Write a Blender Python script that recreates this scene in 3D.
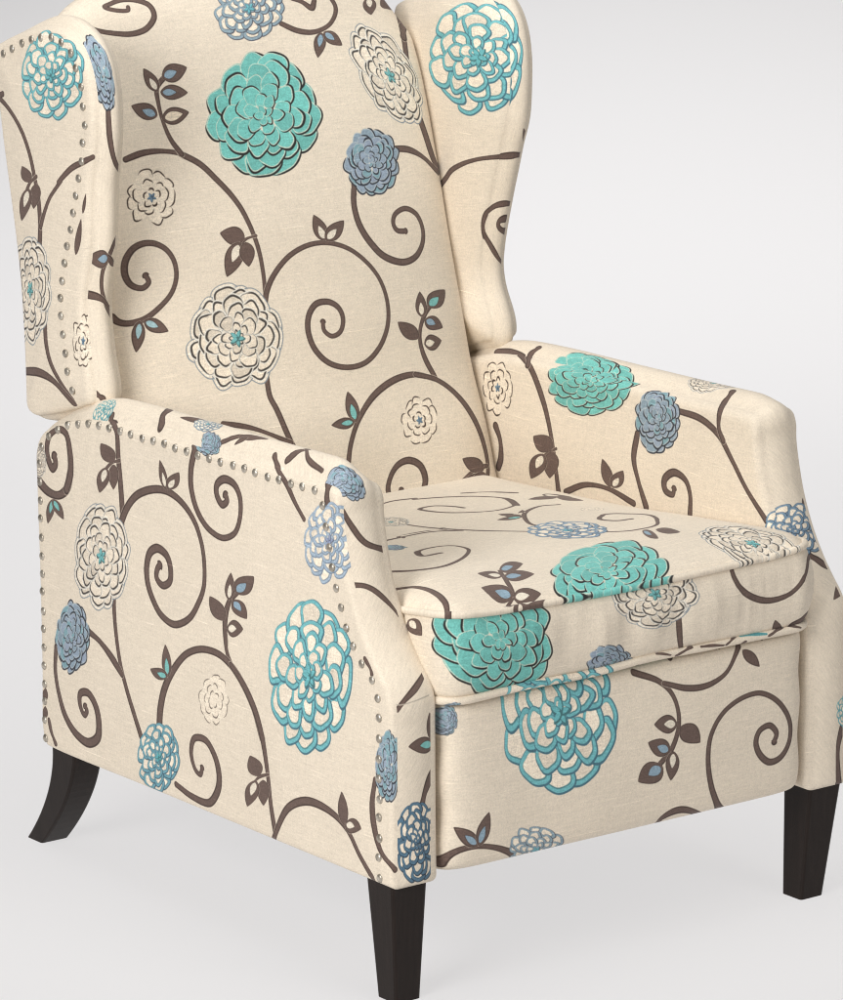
# A wing-back armchair printed with dahlias and scrolling vines, on a back-lit white studio sweep.
import bpy, bmesh, math
import numpy as np

for o in list(bpy.data.objects):
    bpy.data.objects.remove(o)
SC = bpy.context.scene
COL = SC.collection

# ------------------------------------------------------------------ camera
AZ, EL, DIST = math.radians(37.67), math.radians(13.84), 6.20
TARGET = (0.0, 0.3, 0.5)
cam_d = bpy.data.cameras.new('camera')
cam = bpy.data.objects.new('camera', cam_d); COL.objects.link(cam)
cam.location = (TARGET[0] - DIST * math.sin(AZ) * math.cos(EL), TARGET[1] - DIST * math.cos(AZ) * math.cos(EL), TARGET[2] + DIST * math.sin(EL))
cam.rotation_euler = (math.pi / 2 - EL, 0, -AZ)
cam_d.sensor_fit = 'HORIZONTAL'; cam_d.sensor_width = 36.0
cam_d.lens = 36.0 * 4928 / 843
cam_d.shift_x = -56.6 / 843; cam_d.shift_y = 11.6 / 843
cam_d.clip_start = .1; cam_d.clip_end = 100
SC.camera = cam

# ------------------------------------------------------------------ world, lamps, exposure
W = bpy.data.worlds.new('World'); SC.world = W; W.use_nodes = True
W.node_tree.nodes['Background'].inputs[0].default_value = (1, .99, .98, 1)
W.node_tree.nodes['Background'].inputs[1].default_value = .03
SC.view_settings.view_transform = 'Standard'; SC.view_settings.look = 'None'
SC.cycles.filter_width = 1.1
SC.view_settings.exposure = 0; SC.view_settings.gamma = 1


def softbox(name, loc, aim, sx, sy, watts, col=(1, 1, 1)):
    d = bpy.data.lights.new(name, 'AREA'); d.shape = 'RECTANGLE'; d.size = sx; d.size_y = sy; d.energy = watts; d.color = col
    o = bpy.data.objects.new(name, d); COL.objects.link(o); o.location = loc
    v = np.array(aim, float) - np.array(loc, float)
    import mathutils
    o.rotation_euler = mathutils.Vector(v).to_track_quat('-Z', 'Y').to_euler()
    return o


softbox('key_softbox', (-3.7, -1.1, 2.1), (0, .2, .5), 1.7, 1.7, 156, (1, .985, .965))
softbox('front_softbox', (.9, -4.0, 2.4), (0, .2, .5), 2.0, 1.8, 54, (1, .985, .965))
softbox('overhead_softbox', (-.2, .2, 3.6), (0, .3, 0), 2.2, 2.2, 66)
# added lamps under and behind the translucent sweep brighten it and weaken shadows
softbox('under_sweep_fill', (.9, 1.2, -1.9), (.9, 1.2, 0), 7.5, 7.5, 186)
softbox('behind_sweep_fill', (3.6, 4.4, -1.3), (2.8, 3.6, .6), 4.0, 4.0, 53)
# ------------------------------------------------------------------ shapes (numpy)
HW, TH = 0.36, 0.071            # half width of the chair, thickness of an arm


def spline(pts, step=0.006, closed=False, sharp=()):
    """Catmull-Rom through 2D/3D points, resampled at an even step; 'sharp' indices keep a corner."""
    P = np.array(pts, float); n = len(P); out = []
    last = n if closed else n - 1
    for i in range(last):
        p1, p2 = P[i], P[(i + 1) % n]
        p0 = P[(i - 1) % n] if (closed or i > 0) else 2 * p1 - p2
        p3 = P[(i + 2) % n] if (closed or i + 2 < n) else 2 * p2 - p1
        if i in sharp: p0 = 2 * p1 - p2
        if (i + 1) % n in sharp: p3 = 2 * p2 - p1
        a = max(np.linalg.norm(p1 - p0), 1e-9) ** .5; b = max(np.linalg.norm(p2 - p1), 1e-9) ** .5
        c = max(np.linalg.norm(p3 - p2), 1e-9) ** .5
        m1 = (p1 - p0) / a - (p2 - p0) / (a + b) + (p2 - p1) / b
        m2 = (p2 - p1) / b - (p3 - p1) / (b + c) + (p3 - p2) / c
        m1 = m1 * b; m2 = m2 * b
        k = max(2, int(np.ceil(np.linalg.norm(p2 - p1) / step)))
        t = (np.arange(k) / k)[:, None]
        out.append((2*t**3 - 3*t**2 + 1) * p1 + (t**3 - 2*t**2 + t) * m1 + (-2*t**3 + 3*t**2) * p2 + (t**3 - t**2) * m2)
    if not closed: out.append(P[-1:])
    return np.concatenate(out)


def arclen(P):
    return np.concatenate([[0], np.cumsum(np.linalg.norm(np.diff(P, axis=0), axis=1))])


def sstep(a, b, x):
    t = np.clip((x - a) / (b - a), 0, 1); return t * t * (3 - 2 * t)


def ripple(P, amp, freq, seed):
    """a smooth small displacement field: the unevenness of padded cloth"""
    rs = np.random.RandomState(seed); h = np.zeros(P.shape[:-1])
    for k in range(9):
        d = rs.normal(size=3); d /= np.linalg.norm(d)
        f = freq * (0.6 + 1.6 * rs.rand()); ph = rs.rand() * 6.28
        h += np.sin(P @ d * f + ph + 1.3 * np.sin(P @ rs.normal(size=3) * f * .4)) / (1 + k * .4)
    return amp * h / 2.2


def normals2(P):
    T = np.roll(P, -1, 0) - np.roll(P, 1, 0); T /= np.linalg.norm(T, axis=1)[:, None] + 1e-12
    return np.stack([T[:, 1], -T[:, 0]], 1)      # right-hand normal of the travel direction


class Shell:
    """one mesh gathered from grids; every grid has its own region of the printed cloth"""
    def __init__(s): s.grids = []
    def add(s, P, UV, region): s.grids.append((np.asarray(P, float), np.asarray(UV, float), region))


# --- the arm: a closed outline in the Y-Z plane swept through the thickness
ARM = [(0, .150), (0, .20), (0, .28), (0, .345), (.001, .376), (.010, .396), (.028, .417), (.047, .441), (.067, .473), (.085, .513),
       (.096, .550), (.103, .583), (.1045, .604), (.111, .6158), (.130, .6188), (.25, .617), (.40, .615), (.55, .613), (.62, .609), (.68, .599), (.725, .584),
       (.754, .567), (.765, .548), (.766, .50), (.765, .40), (.764, .25), (.764, .168), (.757, .152), (.745, .150), (.5, .150), (.2, .150)]


def arm_shell(side):
    O = spline(ARM, .006, True, sharp=(0,))
    n = -normals2(O)
    c = O.mean(0)
    if np.sum((O - c) * n) < 0: n = -n
    sk = np.stack([np.clip(O[:, 0], .22, .58), np.full(len(O), .37)], 1)
    L = np.linalg.norm(sk - O, axis=1)
    s = arclen(np.vstack([O, O[:1]]))
    xo, xi = -HW, -HW + TH
    topness = np.clip(n[:, 1], 0, 1) ** .7 * sstep(.40, .58, O[:, 1])
    crown = .004 + (.016 if side < 0 else .006) * topness * sstep(.75, .60, O[:, 0]) * sstep(.10, .15, O[:, 0]) + .006 * topness
    crown = np.where(O[:, 1] < .1505, 0, crown)
    sh = Shell()

    def inset(d):
        f = np.minimum(d / L, .985)[:, None] if np.isscalar(d) else d
        return O + (sk - O) * f

    ds = [(1, 1.0), (1, .75), (1, .5), (1, .28), (1, .12), (0, .045), (0, .036), (0, .028), (0, .018), (0, .012), (0, .008), (0, .005), (0, .0025), (0, .0008), (0, 0)]
    def side_rings(x0, sgn, r, pillow):
        R = []
        for mode, d in ds:
            f0 = np.minimum(.045 / L, .9); p = O + (sk - O) * (f0 + (1 - f0) * d)[:, None] if mode else inset(d)
            dd = np.linalg.norm(p - O, axis=1)
            u = np.clip(1 - dd / r, 0, 1)
            x = x0 + sgn * (pillow * sstep(0, .12, dd)) - sgn * r * (1 - np.sqrt(1 - u * u))
            R.append(np.column_stack([x, p]))
        return np.array(R)
    ro, ri = .008, .014
    A = side_rings(xo, -1, ro, .005); B = side_rings(xi, 1, ri, .004)
    A[..., 0] += ripple(A, .0009, 22, 3) * sstep(0, .03, np.abs(A[..., 0] - (xo + ro)))
    W = np.linspace(0, 1, 13)
    band = []
    for w in W:
        b = crown * (1 - abs(2 * w - 1) ** 2.2)
        p = O + n * b[:, None]
        band.append(np.column_stack([np.full(len(O), xo + ro + (xi - ri - xo - ro) * w), p]))
    band = np.array(band)
    wrap = lambda G: np.concatenate([G, G[:, :1]], 1)
    A, B, band = wrap(A), wrap(B), wrap(band)
    sv = np.broadcast_to(s[None, :], band.shape[:2])
    wv = np.broadcast_to((W * .075)[:, None], band.shape[:2])
    if side > 0:
        for G in (A, B, band): G[..., 0] *= -1
    nn = wrap(n[None])
    ua = A[..., 1:] + nn * np.clip(np.abs(xo) - np.abs(A[..., :1]), 0, 1); ub = B[..., 1:] + nn * np.clip(np.abs(B[..., :1]) - np.abs(xi), 0, 1)
    if side < 0: ub[..., 0] = .765 - ub[..., 0]
    if side > 0: ua[..., 0] -= .055
    sh.add(A, ua, 'arm_outer'); sh.add(B, ub, 'arm_inner')
    sh.add(band, np.stack([sv, wv], -1), 'arm_band_l' if side < 0 else 'arm_band_r')
    return sh


# --- the wing of the back
WING = [(0.6786, 0.624), (0.6866, 0.68), (0.6936, 0.725), (0.6946, 0.75), (0.6906, 0.772), (0.6796, 0.814), (0.6666, 0.856), (0.6546, 0.897), (0.6436, 0.936), (0.6376, 0.98), (0.6406, 1.022), (0.6506, 1.053), (0.6686, 1.077), (0.6966, 1.091), (0.7286, 1.0945), (0.7676, 1.089), (0.8176, 1.075), (0.8556, 1.06), (0.8766, 1.049), (0.8786, 1.03), (0.8651, 1.0), (0.8516, 0.929), (0.8256, 0.8), (0.8176, 0.738), (0.8096, 0.61), (0.8066, 0.588), (0.7926, 0.583), (0.7566, 0.592), (0.7216, 0.606), (0.6946, 0.617)]


def wing_shell(side):
    O = spline(WING, .006, True)
    if side < 0: O[:, 0] -= sstep(.78, .70, O[:, 0]) * .022 * sstep(.93, .80, O[:, 1])
    if side > 0: O[:, 0] -= sstep(.76, .68, O[:, 0]) * (.014 * sstep(.88, .98, O[:, 1]) + .020 * sstep(.73, .64, O[:, 1]) + .016 * sstep(.68, .76, O[:, 1]) * sstep(.98, .90, O[:, 1]))
    n = normals2(O); c = O.mean(0)
    if np.sum((O - c) * n) < 0: n = -n
    sk = np.stack([np.full(len(O), .755), np.clip(O[:, 1], .68, 1.0)], 1)
    sk[:, 0] = .745 + .045 * (sk[:, 1] - .68) / .3
    L = np.linalg.norm(sk - O, axis=1); s = arclen(np.vstack([O, O[:1]]))
    xo = -.346
    def xin(y): return -.283 - .004 * sstep(.65, .80, y)
    front = sstep(.83, .73, O[:, 0])
    sh = Shell(); ds = [(1, 1.0), (1, .7), (1, .4), (1, .15), (0, .045), (0, .032), (0, .022), (0, .016), (0, .011), (0, .007), (0, .004), (0, .0015), (0, .0004), (0, 0)]
    def rings(xf, sgn, r, pillow, w=None):
        R = []
        for mode, d in ds:
            f0 = np.minimum(.045 / L, .9); p = O + (sk - O) * ((f0 + (1 - f0) * d) if mode else np.minimum(d / L, .985))[:, None]
            dd = np.linalg.norm(p - O, axis=1); u = np.clip(1 - dd / (w or r), 0, 1)
            x = xf(p[:, 0]) + sgn * pillow * sstep(0, .06, dd) - sgn * r * (1 - np.sqrt(1 - u * u))
            R.append(np.column_stack([x, p]))
        return np.array(R)
    ro, ri = .010, .020
    A = rings(lambda y: np.full(len(O), xo), -1, ro, .005); B = rings(xin, 1, ri, .004, .075)
    A[..., 0] += ripple(A, .0010, 24, 5) * sstep(0, .03, np.abs(A[..., 0] - (xo + ro)))
    B[..., 0] += ripple(B, .0011, 20, 6)
    W = np.linspace(0, 1, 11); band = []
    x1 = B[-1, :, 0]
    for w in W:
        b = (.003 + .010 * front) * (1 - abs(2 * w - 1) ** 2.2)
        p = O + n * b[:, None]
        band.append(np.column_stack([A[-1, :, 0] + (x1 - A[-1, :, 0]) * w, p]))
    band = np.array(band); wrap = lambda G: np.concatenate([G, G[:, :1]], 1)
    A, B, band = wrap(A), wrap(B), wrap(band)
    sv = np.broadcast_to(s[None, :], band.shape[:2]); wv = np.broadcast_to((W * .075)[:, None], band.shape[:2])
    if side > 0:
        for G in (A, B, band): G[..., 0] *= -1
    nn = wrap(n[None])
    ua = A[..., 1:] + nn * np.clip(np.abs(xo) - np.abs(A[..., :1]), 0, 1); ub = B[..., 1:] + nn * np.clip(np.abs(B[..., :1]) - .284, 0, 1)
    if side < 0: ub[..., 0] = 1.49 - ub[..., 0]
    if side > 0: ua[..., 0] = 1.545 - ua[..., 0]
    sh.add(A, ua, 'wing_outer'); sh.add(B, ub, 'wing_inner')
    sh.add(band, np.stack([sv, wv], -1), 'wing_band_l' if side < 0 else 'wing_band_r')
    return sh


# --- the padded back between the wings
def back_shell_front():
    E = spline([(.585, .36), (.606, .40), (.625, .438), (.652, .516), (.688, .606), (.721, .724), (.755, .842), (.797, .986), (.820, 1.056), (.836, 1.105), (.846, 1.132)], .004)
    se = arclen(E)
    na, nb = 61, 97
    a = np.sin(np.linspace(-np.pi/2, np.pi/2, na)); tb = np.linspace(0, 1, nb)
    b = tb.copy(); b = np.where(tb > .6, .6 + .4 * np.sin((tb - .6) / .4 * np.pi / 2), tb)
    S = se[-1] * b
    y = np.interp(S, se, E[:, 0]); z = np.interp(S, se, E[:, 1])
    ty = np.gradient(y, S + np.arange(nb) * 1e-9); tz = np.gradient(z, S + np.arange(nb) * 1e-9)
    l = np.hypot(ty, tz); ny, nz = -tz / l, ty / l
    Aa, Bb = np.meshgrid(a, b)                   # rows b
    H = .050
    pa = np.clip(1 - np.abs(Aa) ** 7, 0, 1) ** (1 / 3.6); pb = np.clip(1 - np.clip((Bb - .35) / .65, 0, 1) ** 9, 0, 1) ** (1 / 2.4)
    crown = .026 * (1 - Aa ** 2) * np.sin(np.pi * np.clip(Bb * .9 + .12, 0, 1)) ** .8
    h = H * pa * pb + crown * pb - .027
    halfw = .288 * (1 - .012 * np.clip((Bb - .9) / .1, 0, 1) ** 2)
    X = Aa * halfw
    P = np.stack([X, y[:, None] + ny[:, None] * h, z[:, None] + nz[:, None] * h], -1)
    arch = .006 - .040 * (np.abs(Aa) ** 2.4)
    P[..., 2] += arch * sstep(.72, 1, Bb) - .050 * np.abs(Aa) ** 9 * sstep(.86, 1, Bb)
    P[..., 0] *= 1 - .045 * np.abs(Aa) ** 5 * sstep(.84, 1, Bb) ** 2
    P[..., 1] -= .012 * sstep(.25, 0, Bb) * (1 - Aa ** 4) * 0
    nrm = np.stack([np.zeros_like(X), np.broadcast_to(ny[:, None], X.shape), np.broadcast_to(nz[:, None], X.shape)], -1)
    P += nrm * (ripple(P, .0034, 15, 11) * pa * pb)[..., None]
    UV = np.stack([X, np.broadcast_to(S[:, None], X.shape)], -1)
    sh = Shell(); sh.add(P, UV, 'back')
    # turn-back of the edges, towards the shell behind
    rim = np.concatenate([P[:, 0], P[-1, 1:], P[::-1, -1][1:], P[0, ::-1][1:]])
    ruv = np.concatenate([UV[:, 0], UV[-1, 1:], UV[::-1, -1][1:], UV[0, ::-1][1:]])
    off = np.array([0, .030, -.030])
    sh.add(np.stack([rim, rim + off * .5, rim + off]), np.stack([ruv, ruv, ruv]), 'back')
    return sh


# --- loose seat cushion with a boxing band
SY0, SY1 = -.013, .700
def seat_outline():
    w, r1, r2 = .2885, .034, .03
    P = []
    for cx, cy, r, a0 in ((w - r1, SY0 + r1, r1, -90), (w - r2, SY1 - r2, r2, 0), (-w + r2, SY1 - r2, r2, 90), (-w + r1, SY0 + r1, r1, 180)):
        for t in np.linspace(0, 90, 9):
            a = np.radians(a0 + t); P.append((cx + r * np.cos(a), cy + r * np.sin(a)))
    P = np.array(P); P = np.vstack([P, P[:1]])
    s = arclen(P); n = int(s[-1] / .007); q = np.linspace(0, s[-1], n, endpoint=False)
    O = np.stack([np.interp(q, s, P[:, 0]), np.interp(q, s, P[:, 1])], 1)
    k = np.argmin(np.abs(O[:, 0]) + 10 * (O[:, 1] > .3)); O = np.roll(O, -k + len(O) // 2, 0)   # seam at the back
    return O


def seat_edge(O, top):
    x, y = O[:, 0], O[:, 1]
    if top: return .469 - .046 * np.clip(y / .65, 0, 1.1) - .002 * np.cos(x * 11) + .004 * sstep(.2, .29, np.abs(x)) * sstep(.1, 0, y)
    return .3745 - .003 * (x < 0) * np.abs(x) / .28 + .001 * np.sin(x * 23) - .010 * np.clip(y / .65, 0, 1) * 0


def seat_shell():
    O = seat_outline(); n = normals2(O)
    if np.sum((O - O.mean(0)) * n) < 0: n = -n
    sk = np.stack([np.clip(O[:, 0], -.10, .10), np.full(len(O), .33)], 1)
    zt, zb = seat_edge(O, 1), seat_edge(O, 0)
    wrap = lambda G: np.concatenate([G, G[:, :1]], 1)
    top = []; tuv = []
    for f in (1.0, .8, .6, .45, .32, .22, .15, .10, .065, .04, .022, .010, .003, 0):
        p = O + (sk - O) * f; d = np.linalg.norm(p - O, axis=1)
        puff = .023 * (1 - np.exp(-d / .022)) + .010 * sstep(0, .16, d)
        slope = .469 - .046 * np.clip(p[:, 1] / .65, 0, 1.1)
        z = zt * (1 - sstep(0, .05, d)) + slope * sstep(0, .05, d) + puff
        top.append(np.column_stack([p, z])); tuv.append(p + n * (.020 * np.exp(-d / .022) * .8 - .004)[:, None])
    top = np.array(top); top[..., 2] += ripple(top, .0018, 17, 21) * sstep(0, .05, np.linalg.norm(top[..., :2] - O, axis=-1))
    top = wrap(top); tuv = wrap(np.array(tuv))
    box = []
    for t in np.linspace(0, 1, 11):
        b = .011 * (1 - (2 * t - 1) ** 2) ** .8 + (.0009 * np.sin(O[:, 0] * 240 + 3 * np.sin(O[:, 0] * 31)) * (1 - t * .6) + .0006 * np.sin(O[:, 0] * 410 + 2 * np.sin(O[:, 0] * 57))) * np.sin(np.pi * t) ** .7 * (.4 + .6 * sstep(0, .05, np.abs(O[:, 0] + .02))) + .0032 * np.sin(O[:, 0] * 55 + 2 * np.sin(O[:, 0] * 17)) * np.sin(np.pi * t) ** 2
        p = O + n * b[:, None]
        box.append(np.column_stack([p, zt + (zb - zt) * t]))
    box = wrap(np.array(box))
    bot = wrap(np.array([np.column_stack([O + (sk - O) * f, zb - .006 * sstep(0, .2, f) * np.ones(len(O))]) for f in (0, .05, .4, .98)]))
    sh = Shell()
    sh.add(top, tuv, 'seat_top')
    s = arclen(np.vstack([O, O[:1]])); mid = s[len(O) // 2]
    sv = np.broadcast_to(s[None, :] - mid, box.shape[:2])
    sh.add(box, np.stack([sv, box[..., 2]], -1), 'seat_box')
    sh.add(bot, bot[..., :2], 'seat_top')
    return sh


def tube(path, r, region, uvfun, closed=False, nseg=10):
    P = np.asarray(path, float)
    T = (np.roll(P, -1, 0) - np.roll(P, 1, 0)) if closed else np.gradient(P, axis=0)
    T /= np.linalg.norm(T, axis=1)[:, None]
    up = np.array([0, 0, 1.]); a = np.cross(T, up); a /= np.linalg.norm(a, axis=1)[:, None] + 1e-9; b = np.cross(a, T)
    G = []
    for k in range(nseg + 1):
        t = 2 * np.pi * k / nseg
        G.append(P + r * (np.cos(t) * a + np.sin(t) * b))
    G = np.array(G)
    if closed: G = np.concatenate([G, G[:, :1]], 1)
    s = arclen(np.vstack([P, P[:1]]) if closed else P)
    UV = uvfun(G, s)
    sh = Shell(); sh.add(G, UV, region); return sh


def seat_welt(top):
    O = seat_outline(); n = normals2(O)
    if np.sum((O - O.mean(0)) * n) < 0: n = -n
    z = seat_edge(O, top)
    O2 = O + n * .0015
    path = np.column_stack([O2, z + (.001 if top else -.001) + (.0006 * np.sin(O[:, 0] * 37 + 1) if not top else 0)])
    if top: uv = lambda G, s: np.stack([G[..., 0], G[..., 1] + .004], -1); reg = 'seat_top'
    else: uv = lambda G, s: np.stack([G[..., 0], .37 + (G[..., 2] - .375) * 1.5], -1); reg = 'foot'
    return tube(path, .0046 if top else .0052, reg, uv, True)


# --- footrest: padded slab, front face towards -Y
def foot_shell():
    x0, z0, z1 = .2835, .1525, .3715
    na, nb = 61, 41
    a = np.sin(np.linspace(-np.pi/2, np.pi/2, na)); b = np.sin(np.linspace(-np.pi/2, np.pi/2, nb))
    A, B = np.meshgrid(a, b)
    k = .014 * (np.abs(A) * np.abs(B)) ** 14
    X = x0 * A * (1 - k) ; Z = (z0 + z1) / 2 + (z1 - z0) / 2 * B * (1 - 2.2 * k)
    X = X + np.sign(A) * .0018 * np.sin(Z * 75) * np.abs(A) ** 6
    h = .030 * np.clip(1 - np.abs(A) ** 22, 0, 1) ** .45 * np.clip(1 - np.abs(B) ** 14, 0, 1) ** .45 + .006 * (1 - A * A) * (1 - B * B)
    P = np.stack([X, .020 - h, Z], -1)
    P[..., 1] -= ripple(P, .0022, 19, 31) * np.clip(1 - np.abs(A) ** 8, 0, 1) * np.clip(1 - np.abs(B) ** 8, 0, 1)
    UV = np.stack([X, Z], -1)
    sh = Shell(); sh.add(P, UV, 'foot')
    rim = np.concatenate([P[:, 0], P[-1, 1:], P[::-1, -1][1:], P[0, ::-1][1:]]); ruv = np.concatenate([UV[:, 0], UV[-1, 1:], UV[::-1, -1][1:], UV[0, ::-1][1:]])
    back = rim.copy(); back[:, 1] = .060; mid = rim.copy(); mid[:, 1] = .035
    c = np.broadcast_to(np.array([0, .060, .26]), rim.shape)
    sh.add(np.stack([rim, mid, back, c]), np.stack([ruv, ruv, ruv, ruv]), 'foot')
    return sh


# --- outside of the back
def rear_shell():
    y = lambda z: .800 + (z - .588) * .095 + .05 * np.clip(z - .95, 0, 1)
    na, nb = 49, 49
    a = np.sin(np.linspace(-np.pi/2, np.pi/2, na)); t = np.linspace(0, 1, nb)
    A, T = np.meshgrid(a, t)
    zt = 1.075 - .10 * A ** 2 - .035 * np.abs(A) ** 12
    Z = .20 + (zt - .20) * np.sin(T * np.pi / 2)
    h = .045 * np.clip(1 - np.abs(A) ** 10, 0, 1) ** .5 * np.clip(1 - T ** 14, 0, 1) ** .5
    X = .31 * A * np.where(Z < .585, .92, 1)
    P = np.stack([X, y(np.maximum(Z, .588)) - .012 + h, Z], -1)
    UV = np.stack([-X * .8, .02 + T * .72], -1)
    sh = Shell(); sh.add(P, UV, 'back')
    rim = np.concatenate([P[:, 0], P[-1, 1:], P[::-1, -1][1:], P[0, ::-1][1:]]); ruv = np.concatenate([UV[:, 0], UV[-1, 1:], UV[::-1, -1][1:], UV[0, ::-1][1:]])
    c = np.broadcast_to(np.array([0, .775, .72]), rim.shape)
    fr = rim.copy(); fr[:, 1] -= .012
    sh.add(np.stack([rim, fr, c]), np.stack([ruv, ruv, ruv]), 'back')
    return sh


REGIONS = {  # the pieces of cloth: u range, v range in metres
    'arm_outer': (-.09, .79, .13, .64), 'arm_inner': (-.02, .79, .13, .64), 'arm_band_l': (-.01, 2.36, -.012, .087), 'arm_band_r': (-.01, 2.36, -.012, .087),
    'wing_outer': (.59, .96, .56, 1.13), 'wing_inner': (.56, .92, .56, 1.13), 'wing_band_l': (-.01, 1.5, -.012, .087), 'wing_band_r': (-.01, 1.5, -.012, .087),
    'back': (-.30, .30, -.01, .84), 'seat_top': (-.31, .31, -.04, .725), 'seat_box': (-1.31, 1.31, .355, .49), 'foot': (-.295, .295, .14, .385)}
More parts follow.
